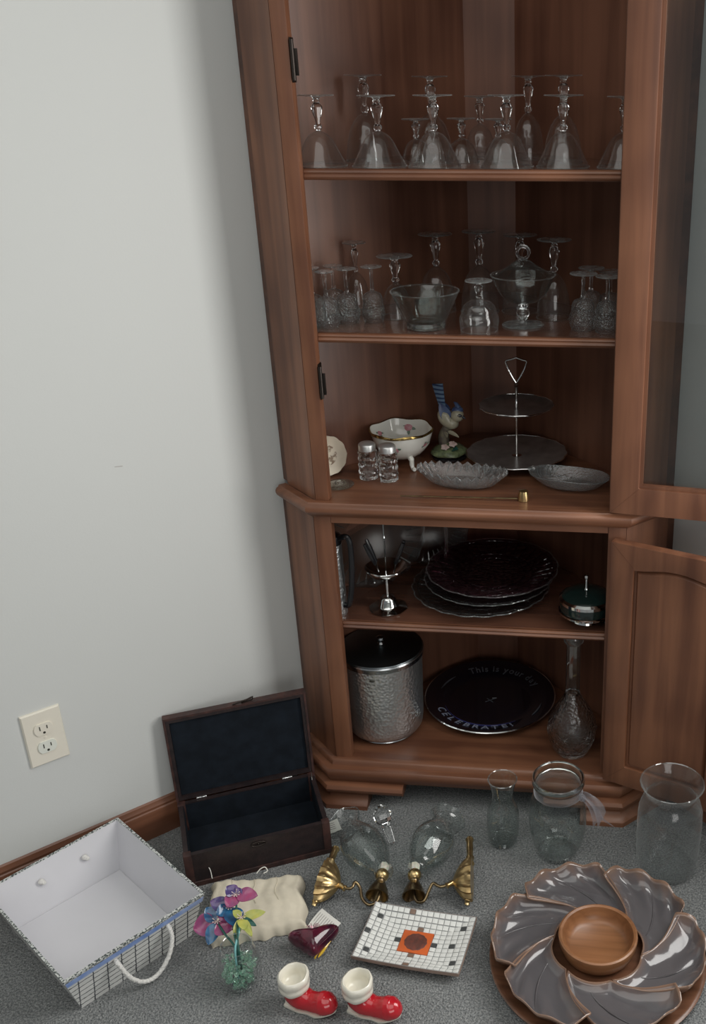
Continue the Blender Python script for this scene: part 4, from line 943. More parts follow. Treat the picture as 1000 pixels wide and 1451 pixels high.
# black souvenir plate with lettering
PR = .152
P = V((.004, .2350, Z))
bp = thing('celebration_plate', 'black round plate lettered THIS IS YOUR DAY and CELEBRATE', 'plate', P)
MB().lathe([(1e-6, .001), (PR*.60, 0), (PR*.66, .002), (PR*.72, .008), (PR*.97, .0185), (PR, .020), (PR*.985, .0222), (PR*.95, .0205), (PR*.72, .0108), (PR*.66, .0065), (PR*.60, .0055), (1e-6, .0055)], 80).build('plate', 'blackplate', bp, smooth=50)
MB().lathe([(PR*1.0, .0198), (PR*1.006, .0212), (PR*.992, .0228), (PR*.984, .0218)], 80, close=True).build('rim_edge', 'chrome', bp)
def text_ring(txt, R_, size, a_mid, span, m, parent, zf, inward):
    vs_all = MB(); n = len(txt)
    wts = [{'i': .5, ' ': .55, '!': .5, 't': .65, 's': .75, 'r': .7, 'm': 1.3}.get(ch, 1) for ch in txt]; tot = sum(wts); acc = 0
    for ch, w_ in zip(txt, wts):
        mid = acc+w_/2; acc += w_
        if ch == ' ': continue
        ang = a_mid+(mid/tot-.5)*span*(1 if inward else -1)
        cu = bpy.data.curves.new('glyph', 'FONT'); cu.body = ch; cu.size = size; cu.extrude = .0002; cu.align_x = 'CENTER'; cu.resolution_u = 3; cu.offset = size*.012
        ob = bpy.data.objects.new('glyph', cu); COL.objects.link(ob)
        bpy.context.view_layer.update()
        me = ob.evaluated_get(bpy.context.evaluated_depsgraph_get()).to_mesh()
        rot = ang+PI/2 if inward else ang-PI/2
        co, si = math.cos(rot), math.sin(rot); off = -size*.35
        vs = []
        for v in me.vertices:
            x, y = v.co.x, v.co.y+off
            vs.append((R_*math.cos(ang)+x*co-y*si, R_*math.sin(ang)+x*si+y*co, zf(math.hypot(R_*math.cos(ang)+x*co-y*si, R_*math.sin(ang)+x*si+y*co))+v.co.z))
        vs_all.add(vs, [tuple(p.vertices) for p in me.polygons])
        ob.to_mesh_clear(); bpy.data.objects.remove(ob); bpy.data.curves.remove(cu)
    return vs_all.build('lettering', m, parent, smooth=0)
def plate_z(r):
    q = r/PR
    if q < .60: return .0060
    if q < .66: return .0060+(q-.60)/.06*.0010
    if q < .72: return .0070+(q-.66)/.06*.0043
    return .0113+(q-.72)/.23*.0097
text_ring('CELEBRATE!', PR*.785, .0265, math.radians(-106), math.radians(98), 'blueprint', bp, lambda r: plate_z(r)+.0006, True)
text_ring('This is your day', PR*.80, .024, math.radians(76), math.radians(92), 'grayprint', bp, lambda r: plate_z(r)+.0006, False)
MB().tube([(PR*.70*math.cos(a), PR*.70*math.sin(a), .0104) for a in [math.radians(-160+110*i/24) for i in range(25)]], [.0003+.0009*math.sin(PI*i/24) for i in range(25)], 5).build('printed_arc', 'navyprint', bp)
em = MB()
em.tube([(-.010, -.008, .0063), (.012, .008, .0063)], .0009, 5); em.tube([(-.008, .006, .0063), (.008, -.008, .0063)], .0009, 5); em.tube([(.004, .008, .0063), (.014, .010, .0063)], .0014, 5)
em.build('centre_emblem', 'grayprint', bp)
for a0, a1, s in ((2.45, 2.95, 1), (-.55, -.12, 1)):
    MB().tube([(PR*.80*math.cos(a), PR*.80*math.sin(a), plate_z(PR*.80)+.0008) for a in [a0+(a1-a0)*i/10 for i in range(11)]], [.0004+.0016*math.sin(PI*i/10) for i in range(11)], 5).build('printed_flourish', 'grayprint', bp)
# cut crystal decanter
P = base_front(809, 1077, Z, .034)
dc = thing('crystal_decanter', 'long-necked cut crystal decanter standing near the lower door', 'decanter', P)
Hn = .292
sfac = 1.0
MB().lathe([(1e-6, .002), (.030, 0), (.034, .002), (.042, .016), (.0505, .038), (.0530, .060), (.0505, .080), (.042, .103), (.030, .124), (.020, .140), (.0158, .150), (.0110, .150), (.016, .137), (.026, .122), (.038, .101), (.0455, .080), (.048, .060), (.045, .038), (.036, .018), (.028, .012), (1e-6, .012)], 48, rf=lambda t, z, j: 1+.012*math.cos(12*t+z*60)).build('body', 'crystal', dc, smooth=50)
MB().lathe([(.0158, .150), (.0150, .160), (.0146, Hn-.034), (.0152, Hn-.022)], 12).build('neck', 'glass_thick', dc, smooth=20)
MB().lathe([(.0152, Hn-.022), (.0205, Hn-.016), (.0225, Hn-.004), (.0205, Hn), (.0160, Hn), (.0120, Hn-.020)], 32).build('lip', 'glass_rim', dc)
cut = MB()
for i in range(6):
    a = 2*PI*i/6+.2; d = V((math.cos(a), math.sin(a), 0)); sd = V((-d.y, d.x, 0)); c = d*.0530+V((0, 0, .060))
    for q in range(10):
        e = sd*math.cos(q*PI/5)+V((0, 0, 1))*math.sin(q*PI/5); cut.tube([c+e*.003, c+e*.013-d*.0022], [.0010, .0003], 5)
cut.build('cut_stars', 'solid', dc, smooth=30)

# ------------------------------------------------------------------ glass vessels on the carpet
P = base_front(713, 1204, 0, .026)
cf = thing('glass_carafe', 'small clear glass carafe, leftmost of the three floor vases', 'carafe', P)
H = .158
MB().lathe([(1e-6, .006), (.024, .003), (.0275, .006), (.0320, .022), (.0335, .050), (.0325, .078), (.0275, .095), (.0225, .108), (.0210, .120), (.0240, .140), (.0290, H)], 36).build('body', 'glass_thick', cf, smooth=60)
MB().lathe([(1e-6, .0), (.026, .0), (.0275, .004), (.024, .010), (1e-6, .011)], 32).build('heavy_base', 'glass_rim', cf, smooth=30)
MB().lathe([(.0290, H-.001), (.0303, H+.0005), (.0290, H+.002), (.0277, H+.0005)], 36, close=True).build('rim', 'glass_rim', cf)
# wide-mouth jar with sheer ribbon
P = base_front(789, 1226, 0, .040)
jr = thing('glass_jar', 'wide-mouthed clear glass jar with sheer white ribbon at neck', 'jar', P)
pf = P+ (CAM-P).normalized()*0
H = .188
MB().lathe([(1e-6, .004), (.034, .002), (.040, .005), (.0500, .030), (.0570, .065), (.0585, .095), (.0565, .122), (.0500, .142), (.0455, .150), (.0445, .166), (.0450, .172)], 48).build('body', 'glass_thick', jr, smooth=60)
MB().lathe([(.0450, .171), (.0505, .172), (.0525, .178), (.0520, H-.002), (.0500, H), (.0470, H-.002), (.0460, .176), (.0450, .171)], 48).build('lip', 'jarlip', jr, smooth=50)
MB().lathe([(1e-6, .0), (.036, .0), (.0395, .004), (.034, .008), (1e-6, .009)], 24).build('heavy_base', 'glass_rim', jr, smooth=30)
rb = MB().lathe([(.0470, .1505), (.0490, .152), (.0482, .160), (.0475, .168), (.0462, .169)], 48, rf=lambda t, z, j: 1+.008*math.sin(9*t)).build('ribbon_band', 'ribbon', jr, smooth=60)
def strip(pts, widths, side, m, name, parent, wav=.0):
    pp = smooth_path(pts, 6); n = len(pp)-1
    def fn(u, v):
        i = min(n, int(round(u*n))); w_ = widths[0]+(widths[1]-widths[0])*u if len(widths) == 2 else widths[min(len(widths)-1, int(u*len(widths)))]
        return pp[i]+V(side)*((v-.5)*w_)+V((0, 0, 1))*(wav*math.sin(v*9+u*5))
    return MB().shell(fn, n, 6, (.0004, .0004, .0002)).build(name, m, parent, smooth=60)
strip([(.044, -.020, .164), (.058, -.030, .168), (.074, -.036, .158), (.084, -.040, .140), (.088, -.042, .122)], [.014, .040], (.35, .3, .75), 'ribbon', 'ribbon_tail', jr, .003)
strip([(.046, -.022, .160), (.064, -.034, .152), (.076, -.040, .134), (.080, -.044, .118)], [.012, .034], (.5, .2, .6), 'ribbon', 'ribbon_tail', jr, .003)
strip([(.085, -.042, .130), (.096, -.044, .122), (.112, -.046, .112)], [.008, .001], (.1, .1, .9), 'ribbon', 'ribbon_tail', jr)
MB().ball((.049, -.026, .161), .007, 12, 8, (1, 1, 1.1)).build('ribbon_knot', 'ribbon', jr)
# large hurricane vase
P = base_front(942, 1252, 0, .050)
hv = thing('hurricane_vase', 'large lightly frosted glass vase with flared rim at right', 'vase', P)
H = .205
MB().lathe([(1e-6, .003), (.046, .002), (.056, .004), (.0605, .018), (.0625, .060), (.0630, .115), (.0620, .142), (.0570, .160), (.0500, .170), (.0475, .176), (.0495, .186), (.0565, .198), (.0605, H)], 56, rf=lambda t, z, j: 1+.004*math.cos(28*t)).build('body', 'frost', hv, smooth=60)
MB().lathe([(.0605, H-.001), (.0620, H+.0006), (.0608, H+.002), (.0592, H+.0006)], 56, close=True).build('rim', 'glass_rim', hv)
# faceted crystal stopper
P = at(556, 1198, 0)
st = thing('crystal_stopper', 'faceted clear crystal decanter stopper between the two sconces', 'stopper', P)
A = V((0, 0, .008)); B = at(545, 1165, .040)-P
axs = (B-A)
MB().lathe([(1e-6, -.004), (.006, .0), (.0085, .030), (.0065, .034), (.010, .038), (.019, .050), (.0205, .060), (.013, .074), (.005, .080), (1e-6, .081)], 8, c=A, axis=axs).build('crystal', 'solid', st, smooth=0)

# ------------------------------------------------------------------ brass sconces with loose glass shades
def sconce(side, label, T_, B_, ctr, boss, armpx, ball, bell, bellend):
    O = at(ctr[0], ctr[1], 0)
    r = thing('brass_wall_sconce', label, 'sconce', O, 0, 'brass sconces')
    T = at(*T_)-O; Bt = at(*B_)-O; C0 = at(*ctr)-O; Bo = at(*boss)-O
    a = (T-Bt).normalized(); n_ = (Bo-C0); dpt = n_.length; n_ = (n_-a*n_.dot(a)).normalized(); b = a.cross(n_)
    def fn(u, v):
        t = 2*PI*u; s = v; rr = (1-s**2.1)**.85 if s < 1 else 0
        fl = 1+.07*math.cos(14*t)*rr
        el = .045*(1+.12*math.cos(t))
        return C0+a*(math.cos(t)*rr*el*fl)+b*(math.sin(t)*rr*.029*fl)+n_*(s*dpt*1.1-.005)
    mb = MB().grid(fn, 56, 8, wrapu=True); k = len(mb.v)
    mb.f.append(tuple(range(55, -1, -1)))
    mb.build('backplate', 'brass', r, smooth=40)
    t0 = C0+a*.040; ln = (T-t0).length
    MB().lathe([(1e-6, -.006), (.0085, 0), (.006, ln*.10), (.0085, ln*.20), (.0062, ln*.28), (.0072, ln*.55), (.0062, ln*.75), (.0085, ln*.84), (.0055, ln*.92), (1e-6, ln)], 14, c=t0, axis=T-t0).build('upper_finial', 'brass', r)
    t1 = C0-a*.028; ln = (Bt-t1).length
    MB().lathe([(1e-6, -.006), (.0075, 0), (.0045, ln*.3), (.0068, ln*.55), (.0045, ln*.75), (.0055, ln*.88), (1e-6, ln)], 14, c=t1, axis=Bt-t1).build('lower_finial', 'brass', r)
    arm = smooth_path([Bo-n_*.010]+[at(*q)-O for q in armpx], 6)
    MB().tube(arm, .0031, 10).build('arm', 'brass_old', r, smooth=60)
    MB().lathe([(1e-6, -.010), (.006, -.008), (.0048, 0), (.0062, .006), (.0045, .012), (.0062, .017), (1e-6, .020)], 14, c=Bo-n_*.006, axis=arm[6]-Bo).build('arm_boss', 'brass', r)
    bl = at(*ball)-O; be = at(*bell)-O; ax = at(*bellend)-O-bl
    MB().ball(bl, .0135, 20, 12).build('ball', 'brass', r, smooth=70)
    L_ = ax.length
    MB().lathe([(.006, .006), (.009, .013), (.007, .017), (.012, .020), (.0185, L_*.72), (.0215, L_*.95), (.0225, L_), (.0205, L_), (.0165, L_*.74), (.009, .022), (1e-6, .021)], 30, c=bl, axis=ax).build('candle_cup', 'brass_old', r, smooth=50)
    cn = -ax.normalized()
    MB().lathe([(1e-6, .008), (.0085, .010), (.0095, .022), (.0075, .026), (1e-6, .0265)], 16, c=bl, axis=cn, rf=lambda t, z, j: 1+.1*math.cos(6*t)).build('candle_stub', 'wax', r)
    return r
sconce(-1, 'brass wall sconce lying at left beside the open wooden chest', (477, 1199, .030), (444, 1285, .012), (457, 1250, .032), (484, 1254, .030),
       [(492, 1259, .030), (499, 1257, .032), (503, 1250, .034), (510, 1258, .026), (513, 1273, .018), (522, 1282, .012), (533, 1278, .012), (539, 1264, .020)], (541, 1240, .026), (537, 1262, .022), (534, 1270, .018))
sconce(1, 'brass wall sconce lying at right behind the mosaic dish', (665, 1184, .034), (661, 1284, .012), (665, 1248, .033), (639, 1250, .030),
       [(627, 1256, .030), (620, 1255, .031), (613, 1252, .032), (607, 1263, .024), (601, 1276, .014), (592, 1278, .010), (587, 1270, .014), (586, 1256, .022)], (587, 1240, .026), (587, 1262, .022), (586, 1270, .018))
def shade(label, a_px, b_px):
    A = at(*a_px); B = at(*b_px); O = V((A.x, A.y, 0))
    r = thing('glass_hurricane_shade', label, 'lamp shade', O, 0, 'sconce shades')
    L_ = (B-A).length; s = L_/.150
    prof = [(.019, 0), (.0205, .004), (.019, .010), (.024, .020), (.036, .040), (.0425, .060), (.0440, .075), (.0400, .094), (.0315, .112), (.0270, .124), (.0275, .134), (.0330, .144), (.0375, .150)]
    prof = [(q, z*s) for q, z in prof]
    MB().lathe(prof, 44, rf=lambda t, z, j: 1+(.045*math.cos(6*t) if j > 11 else 0), c=A-O, axis=B-A).build('shade', 'glass_thick', r, smooth=60)
    MB().lathe([(prof[-1][0]-.001, prof[-1][1]-.001), (prof[-1][0]+.0006, prof[-1][1]), (prof[-1][0]-.0002, prof[-1][1]+.0014), (prof[-1][0]-.0016, prof[-1][1]+.0004)], 44, rf=lambda t, z, j: 1+.045*math.cos(6*t), c=A-O, axis=B-A, close=True).build('rim', 'glass_rim', r)
shade('clear glass hurricane shade on the left brass sconce', (545, 1238, .048), (488, 1166, .046))
shade('clear glass hurricane shade on the right brass sconce', (590, 1232, .048), (634, 1160, .046))
# little paper tag by the chest
P = at(471, 1172, .003)
tg = thing('paper_tag', 'small white paper price tag on carpet beside the chest corner', 'tag', P, math.radians(30))
MB().shell(lambda u, v: V(((u-.5)*.030, (v-.5)*.036, .004*u*u)), 6, 4, (0, 0, -.0006)).build('card', 'card', tg)
for i in range(4): MB().box((-.002, .010-.006*i, .0018), (.018, .0012, .0004)).build('print_line', 'ink', tg, smooth=0)

# ------------------------------------------------------------------ dark open chest
ang = math.atan2(.1248, .2503); e1 = V((math.cos(ang), math.sin(ang), 0)); e2 = V((-e1.y, e1.x, 0))
O = V((-.5196, -.3003, 0))-e1*.002
CW, CD, CH = .2797, .170, .0775
ch = thing('wooden_chest', 'dark brown leather-trimmed chest standing open with navy lining', 'chest', O, ang)
tk = .009
bd = MB(); bd.box((CW/2, CD/2, .006), (CW, CD, .010)); bd.box((CW/2, tk/2, CH/2+.003), (CW, tk, CH-.006)); bd.box((CW/2, CD-tk/2, CH/2+.003), (CW, tk, CH-.006))
bd.box((tk/2, CD/2, CH/2+.003), (tk, CD-2*tk, CH-.006)); bd.box((CW-tk/2, CD/2, CH/2+.003), (tk, CD-2*tk, CH-.006))
bd.build('body', 'chestleather', ch, smooth=0)
ln = MB(); t2 = tk+.0008
vs = [(x, y, z) for z in (.0125, CH-.002) for x, y in ((t2, t2), (CW-t2, t2), (CW-t2, CD-t2), (t2, CD-t2))]
ln.add(vs, [(0, 1, 2, 3), (0, 4, 5, 1), (1, 5, 6, 2), (2, 6, 7, 3), (3, 7, 4, 0)])
lo = ln.build('lining', 'chestlining', ch, smooth=0); md = lo.modifiers.new('t', 'SOLIDIFY'); md.thickness = .0012; md.offset = 0
tr = MB()
for x, y, w_, d_ in ((CW/2, 0, CW+.004, .004), (CW/2, CD, CW+.004, .004), (0, CD/2, .004, CD+.004), (CW, CD/2, .004, CD+.004)):
    tr.box((x, y, .006), (w_, d_, .012))
tr.build('bottom_trim', 'chesttrim', ch, bevel=.0012)
for x, y in ((0, 0), (CW, 0), (0, CD), (CW, CD)):
    MB().box((x+(.006 if x == 0 else -.006), y+(.006 if y == 0 else -.006), CH/2+.002), (.0155, .0155, CH-.002)).build('corner_trim', 'chesttrim', ch, bevel=.0015)
LA = math.radians(3.5)
lid = MB(); LD = .0145
# lid in its own frame: x along, h up the lid, d behind
def lp(x, h, d): return V((x, CD+.0015+math.sin(LA)*h+math.cos(LA)*d, CH+.002+math.cos(LA)*h-math.sin(LA)*d))
def lbox(mb, x0, x1, h0, h1, d0, d1):
    vs = [lp(x, h, d) for d in (d0, d1) for x, h in ((x0, h0), (x1, h0), (x1, h1), (x0, h1))]
    return mb.add(vs, [(3, 2, 1, 0), (4, 5, 6, 7), (0, 1, 5, 4), (1, 2, 6, 5), (2, 3, 7, 6), (3, 0, 4, 7)])
LH = .193
lbox(lid, 0, CW, 0, LH, LD-.006, LD); lbox(lid, 0, tk, 0, LH, 0, LD-.006); lbox(lid, CW-tk, CW, 0, LH, 0, LD-.006); lbox(lid, tk, CW-tk, 0, tk, 0, LD-.006); lbox(lid, tk, CW-tk, LH-tk, LH, 0, LD-.006)
lid_o = lid.build('lid', 'chestleather', ch, smooth=0)
l2 = MB(); lbox(l2, tk+.0005, CW-tk-.0005, tk+.0005, LH-tk-.0005, LD-.009, LD-.0065); l2.build('lid_lining', 'chestlining', lid_o, smooth=0)
l3 = MB(); lbox(l3, -.002, CW+.002, LH-.002, LH+.0025, -.001, LD+.002); lbox(l3, -.0025, .002, -.001, LH+.002, -.0015, LD+.002); lbox(l3, CW-.002, CW+.0025, -.001, LH+.002, -.0015, LD+.002)
l3.build('lid_trim', 'chesttrim', lid_o, smooth=0)
l4 = MB(); c = lp(CW*.56, LH+.003, .004); l4.tube([c+V((-.022, 0, 0)), c+V((-.010, -.002, .004)), c+V((.008, -.003, .008)), c+V((.020, 0, .010)), c+V((.018, .002, .002)), c+V((-.004, 0, .001))], .0016, 6); l4.build('clasp_loop', 'metal_dark', lid_o)
for x in (CW*.17, CW*.80):
    MB().tube([(x-.010, CD+.0005, CH+.0015), (x+.010, CD+.0005, CH+.0015)], .0018, 8).build('hinge', 'silver', ch)
oc = MB(); oc.tube([(CW*.50+.014*math.cos(a), -.0018, CH-.010+.0045*math.sin(a)) for a in [2*PI*i/20 for i in range(20)]], .0012, 6, closed=True); oc.ball((CW*.50, -.0015, CH-.010), .0024, 8, 6)
oc.build('clasp_plate', 'metal_dark', ch)
MB().tube(smooth_path([lp(CW-.006, .010, -.002), (CW-.006, CD-.014, CH+.006), (CW-.008, CD-.030, CH-.006), (CW-.010, CD-.034, CH-.030)], 5), .0008, 5).build('lid_stay', 'silver', ch)

# ------------------------------------------------------------------ white paper-covered box with rope handle
FL, FRt = V((-.5873, -.6225, 0)), V((-.4307, -.4128, 0))
ang = math.atan2(FRt.y-FL.y, FRt.x-FL.x)+math.radians(1.2); e1 = V((math.cos(ang), math.sin(ang), 0)); e2 = V((-e1.y, e1.x, 0))
BW, BD, BH, IS = .262, .306, .100, .025
bx = thing('gift_box', 'white open box with basket-grid print and blue stripe', 'box', FL, ang)
def qface(mb, a, b, c, d): mb.add([a, b, c, d], [(0, 1, 2, 3)])
T = [V((0, 0, BH)), V((BW, 0, BH)), V((BW, BD, BH)), V((0, BD, BH))]
Bq = [V((IS, IS, .0006)), V((BW-IS, IS, .0006)), V((BW-IS, BD-IS, .0006)), V((IS, BD-IS, .0006))]
mb = MB()
me = bpy.data.meshes.new('outer_shell')
vs = []; fs = []; uvs = []
for i in range(4):
    j = (i+1) % 4; o = len(vs); vs += [Bq[i], Bq[j], T[j], T[i]]; fs.append((o, o+1, o+2, o+3)); ln_ = (T[j]-T[i]).length
    hh = (T[i]-Bq[i]).length; uvs += [(IS, 0), (ln_-IS, 0), (ln_, hh), (0, hh)]
vs += Bq; fs.append((19, 18, 17, 16)); uvs += [(0, 0), (.2, 0), (.2, .2), (0, .2)]
me.from_pydata([tuple(v) for v in vs], [], fs); me.materials.append(M['basket'])
uvl = me.uv_layers.new(name='UVMap')
for i, lp_ in enumerate(me.loops): uvl.data[i].uv = uvs[lp_.vertex_index]
ob = bpy.data.objects.new('outer_shell', me); COL.objects.link(ob); ob.parent = bx
wt = .0035
Ti = [V((wt, wt, BH-.0005)), V((BW-wt, wt, BH-.0005)), V((BW-wt, BD-wt, BH-.0005)), V((wt, BD-wt, BH-.0005))]
Bi = [V((IS+wt, IS+wt, .005)), V((BW-IS-wt, IS+wt, .005)), V((BW-IS-wt, BD-IS-wt, .005)), V((IS+wt, BD-IS-wt, .005))]
mb = MB()
for i in range(4): mb.add([Bi[i], Bi[(i+1) % 4], Ti[(i+1) % 4], Ti[i]], [(3, 2, 1, 0)])
mb.add(Bi, [(0, 1, 2, 3)]); li = mb.build('white_lining', 'paperwhite', bx, smooth=0)
MB().box((BW/2, BD/2, .0056), (BW-2*IS-.010, BD-2*IS-.010, .0010)).build('bottom_sheet', 'paperwhite', bx, smooth=0)
mb = MB(); ring = []
for pts_, z in ((T, BH-.0055), (T, BH+.0012)):
    ring.append([V((p.x+(-.001 if p.x < BW/2 else .001), p.y+(-.001 if p.y < BD/2 else .001), z)) for p in pts_])
inn = [V((p.x, p.y, BH+.0012)) for p in Ti]; inn2 = [V((p.x, p.y, BH-.003)) for p in Ti]
# follow the taper on the lower edge
ring[0] = [V((p.x+(1 if p.x < BW/2 else -1)*.0011, p.y+(1 if p.y < BD/2 else -1)*.0011, p.z)) for p in ring[0]]
mb.add(ring[0]+ring[1]+inn+inn2, [f for k in (0, 4, 8) for i in range(4) for f in [(k+i, k+(i+1) % 4, k+4+(i+1) % 4, k+4+i)]])
mb.build('speckled_rim', 'speckle', bx, smooth=0)
def side_pt(s, h, out=.0):  # front side (low y): s along, h up the slope
    t = h/(T[0]-Bq[0]).length; a = Bq[0].lerp(T[0], t); b = Bq[1].lerp(T[1], t); p = a.lerp(b, s); return p+V((0, -out, 0))
hh = (T[0]-Bq[0]).length
mb = MB(); mb.shell(lambda u, v: side_pt(u, hh-.0185+v*.0110, .0008), 10, 2, (0, -.0012, 0)); mb.build('blue_ribbon', 'ribbonblue', bx, smooth=0)
hp = [side_pt(.33, hh*.74, .001), side_pt(.33, hh*.70, .012), side_pt(.36, hh*.40, .030), side_pt(.44, hh*.16, .040), side_pt(.55, hh*.12, .042), side_pt(.66, hh*.32, .036), side_pt(.72, hh*.56, .022), side_pt(.725, hh*.74, .010), side_pt(.725, hh*.78, .001)]
hs = smooth_path(hp, 8)
MB().tube(hs, .0036, 10).build('rope_handle', 'rope', bx, smooth=60)
tw = MB()
for ph in (0, 2.1, 4.2):
    pp = []
    for i, p in enumerate(hs):
        a = hs[min(i+1, len(hs)-1)]-hs[max(i-1, 0)]; n1 = a.orthogonal().normalized(); n2 = a.normalized().cross(n1); an = i*.9+ph
        pp.append(p+(n1*math.cos(an)+n2*math.sin(an))*.0026)
    tw.tube(pp, .0018, 6)
tw.build('rope_strands', 'rope', bx, smooth=60)
for s in (.34, .70):
    c = Bi[3].lerp(Ti[3], .66).lerp(Bi[2].lerp(Ti[2], .66), s); kn = MB().ball(c+V((0, -.005, 0)), .0062, 12, 8, (1, .8, .9)); kn.ball(c+V((.003, -.008, -.003)), .0045); kn.build('rope_knot', 'rope', bx, smooth=60)

# ------------------------------------------------------------------ muslin bag
cr_ = [at(297, 1248, .022), at(428, 1236, .022), at(437, 1318, .004), at(300, 1343, .004)]
O = sum(cr_, V())/4; O.z = 0
bag = thing('muslin_bag', 'folded cream muslin drawstring bag lying before the chest', 'bag', O)
cr_ = [c-O for c in cr_]
def bagpt(u, v, top):
    a = cr_[0].lerp(cr_[1], u); b = cr_[3].lerp(cr_[2], u); p = a.lerp(b, v)
    ed = min(u, 1-u, v, 1-v); q = min(1, ed/.06)**.5
    wr = .0011*math.sin(u*40+math.sin(v*4)*1.2)*(1-v*.5)+.0010*math.sin(v*9+u*4)+.0006*math.sin(u*19-v*23)+.0022*math.sin(u*9+v*1.5)*(1-v)
    if top: z = .004+q*(.020+wr*1.3+.004*math.sin(v*3.1))
    else: z = .0015
    jit = .003*math.sin(u*21)+.002*math.sin(u*43)
    if v < .03: z += .004*math.sin(u*40)
    return V((p.x+.004*math.sin(v*13), p.y+jit*(1-abs(2*v-1))*0+ (jit if v in (0, 1) else 0), z))
mb = MB(); mb.grid(lambda u, v: bagpt(u, v, True), 44, 30); mb.grid(lambda u, v: bagpt(u, v, False), 44, 30)
w_ = 45; k = 45*31
bd_ = [i for i in range(45)]+[j*45+44 for j in range(1, 31)]+[30*45+i for i in range(43, -1, -1)]+[j*45 for j in range(29, 0, -1)]
for q in range(len(bd_)): a_, b_ = bd_[q], bd_[(q+1) % len(bd_)]; mb.f.append((a_, b_, k+b_, k+a_))
mb.build('cloth', 'cloth', bag, smooth=75)
c = cr_[0].lerp(cr_[1], .50)+V((0, .004, .004)); MB().tube(smooth_path([c, c+V((.006, .006, .006)), c+V((.014, .010, .008)), c+V((.020, .006, .003)), c+V((.014, .001, .001))], 5), .0011, 6).build('drawstring', 'stringw', bag)
c = cr_[0]+V((.004, .004, .002)); MB().tube(smooth_path([c, c+V((-.008, .012, .012)), c+V((-.020, .018, .016)), c+V((-.030, .014, .004))], 5), .0009, 6).build('drawstring', 'stringw', bag)
sm = MB()
for f_ in (.22, .46, .70): sm.tube([bagpt(f_+.01*math.sin(v_*4), v_, True)+V((0, 0, .0006)) for v_ in [.04+.5*i/12 for i in range(13)]], .0009, 5)
sm.build('stitched_seams', 'cloth', bag)

# ------------------------------------------------------------------ vase with gems and acrylic flowers
P = base_front(345, 1406, 0, .018)
vz = thing('flower_vase', 'small round glass vase holding green gems and flowers', 'vase', P)
MB().lathe([(1e-6, .004), (.016, .002), (.023, .006), (.032, .018), (.0370, .034), (.0365, .052), (.0320, .072), (.0260, .092)], 40).build('body', 'glass', vz, smooth=60)
MB().lathe([(1e-6, 0), (.018, 0), (.0205, .003), (.016, .0065), (1e-6, .007)], 24).build('thick_base', 'glass_rim', vz, smooth=40)
MB().lathe([(.0260, .0915), (.0270, .0925), (.0261, .0936), (.0251, .0925)], 40, close=True).build('rim', 'glass_rim', vz)
gem = None; cnt = 0; placed = []
tries = 0
while cnt < 110 and tries < 9000:
    tries += 1
    z = random.uniform(.0118, .056); a = random.uniform(0, 2*PI)
    rmax = (.034 if z > .022 else .019+(z-.010)*.9)-.0048
    rr = rmax*math.sqrt(random.random()); q = V((rr*math.cos(a), rr*math.sin(a), z))
    if any((q-p).length < .0066 for p in placed): continue
    if (q-V((-.004, -.002, z))).length < .0052: continue
    placed.append(q); cnt += 1
    if gem is None:
        g = MB().ball((0, 0, 0), .0042, 8, 5, (1, 1, .75)).build('glass_gem', 'marble', None, smooth=0); gem = g
    else: g = copy_obj(gem)
    g.location = P+q; g.rotation_euler = (random.random()*3, random.random()*3, random.random()*3)
    tag(g, 'small green glass gem inside the round flower vase', 'gem', 'green gems in the vase')
def tocam(p): return (CAM-p).normalized()
def flower(name, label, ctr, petals, stem, smat, stamen=True):
    C0 = at(*ctr); r = thing(name, label, 'flower', C0, 0, 'acrylic flowers in the vase')
    for (tip, w_, m) in petals:
        T_ = at(*tip)-C0; mb = MB(); nn = (tocam(C0)+V((random.uniform(-.3, .3), random.uniform(-.3, .3), .5))).normalized()
        leaf(mb, T_*.06, T_, w_*1.45, nn, cup=.14, thick=.0010, shape=.75, nu=10, nv=6, wav=.0008); mb.build('petal', m, r, smooth=60)
    if stamen:
        sb = MB()
        for i in range(7):
            a = 2*PI*i/7; d = (tocam(C0)*1.0+V((math.cos(a), math.sin(a), .2))*.9).normalized(); sb.tube([V((0, 0, 0)), d*.010], .0006, 5); sb.ball(d*.0105, .0011, 6, 4)
        sb.build('stamens', 'stamen', r)
    if stem:
        S = P+V(stem)-C0; Q = P+V((stem[0]*.6, stem[1]*.6, .080))-C0
        MB().tube(smooth_path([S, Q, Q*.45+V((0, 0, -.002)), V((0, 0, 0))-tocam(C0)*.002], 6), .0019, 8).build('stem', smat, r)
    return r
flower('acrylic_flower', 'magenta and blue acrylic flower hanging lowest over the bag', (307, 1306, .082), [((274, 1316, .074), .026, 'petalpink'), ((292, 1286, .098), .018, 'petalblue'), ((330, 1317, .076), .028, 'petalpink'), ((295, 1339, .060), .016, 'petalblue')], (-.006, .006, .014), 'petaldark')
flower('acrylic_flower', 'violet and blue acrylic flower in the middle of the bunch', (326, 1286, .096), [((298, 1277, .106), .018, 'petalpurple'), ((312, 1305, .088), .022, 'petalpink'), ((338, 1314, .086), .022, 'petalblue'), ((306, 1296, .098), .016, 'petalblue')], (-.002, .007, .014), 'petaldark')
flower('acrylic_flower', 'violet and magenta acrylic flower at the top of the bunch', (334, 1268, .112), [((321, 1256, .122), .016, 'petalpurple'), ((365, 1269, .114), .018, 'petalpink'), ((343, 1260, .118), .014, 'petalpurple'), ((322, 1286, .104), .018, 'petalpink')], (.002, .007, .014), 'petaldark')
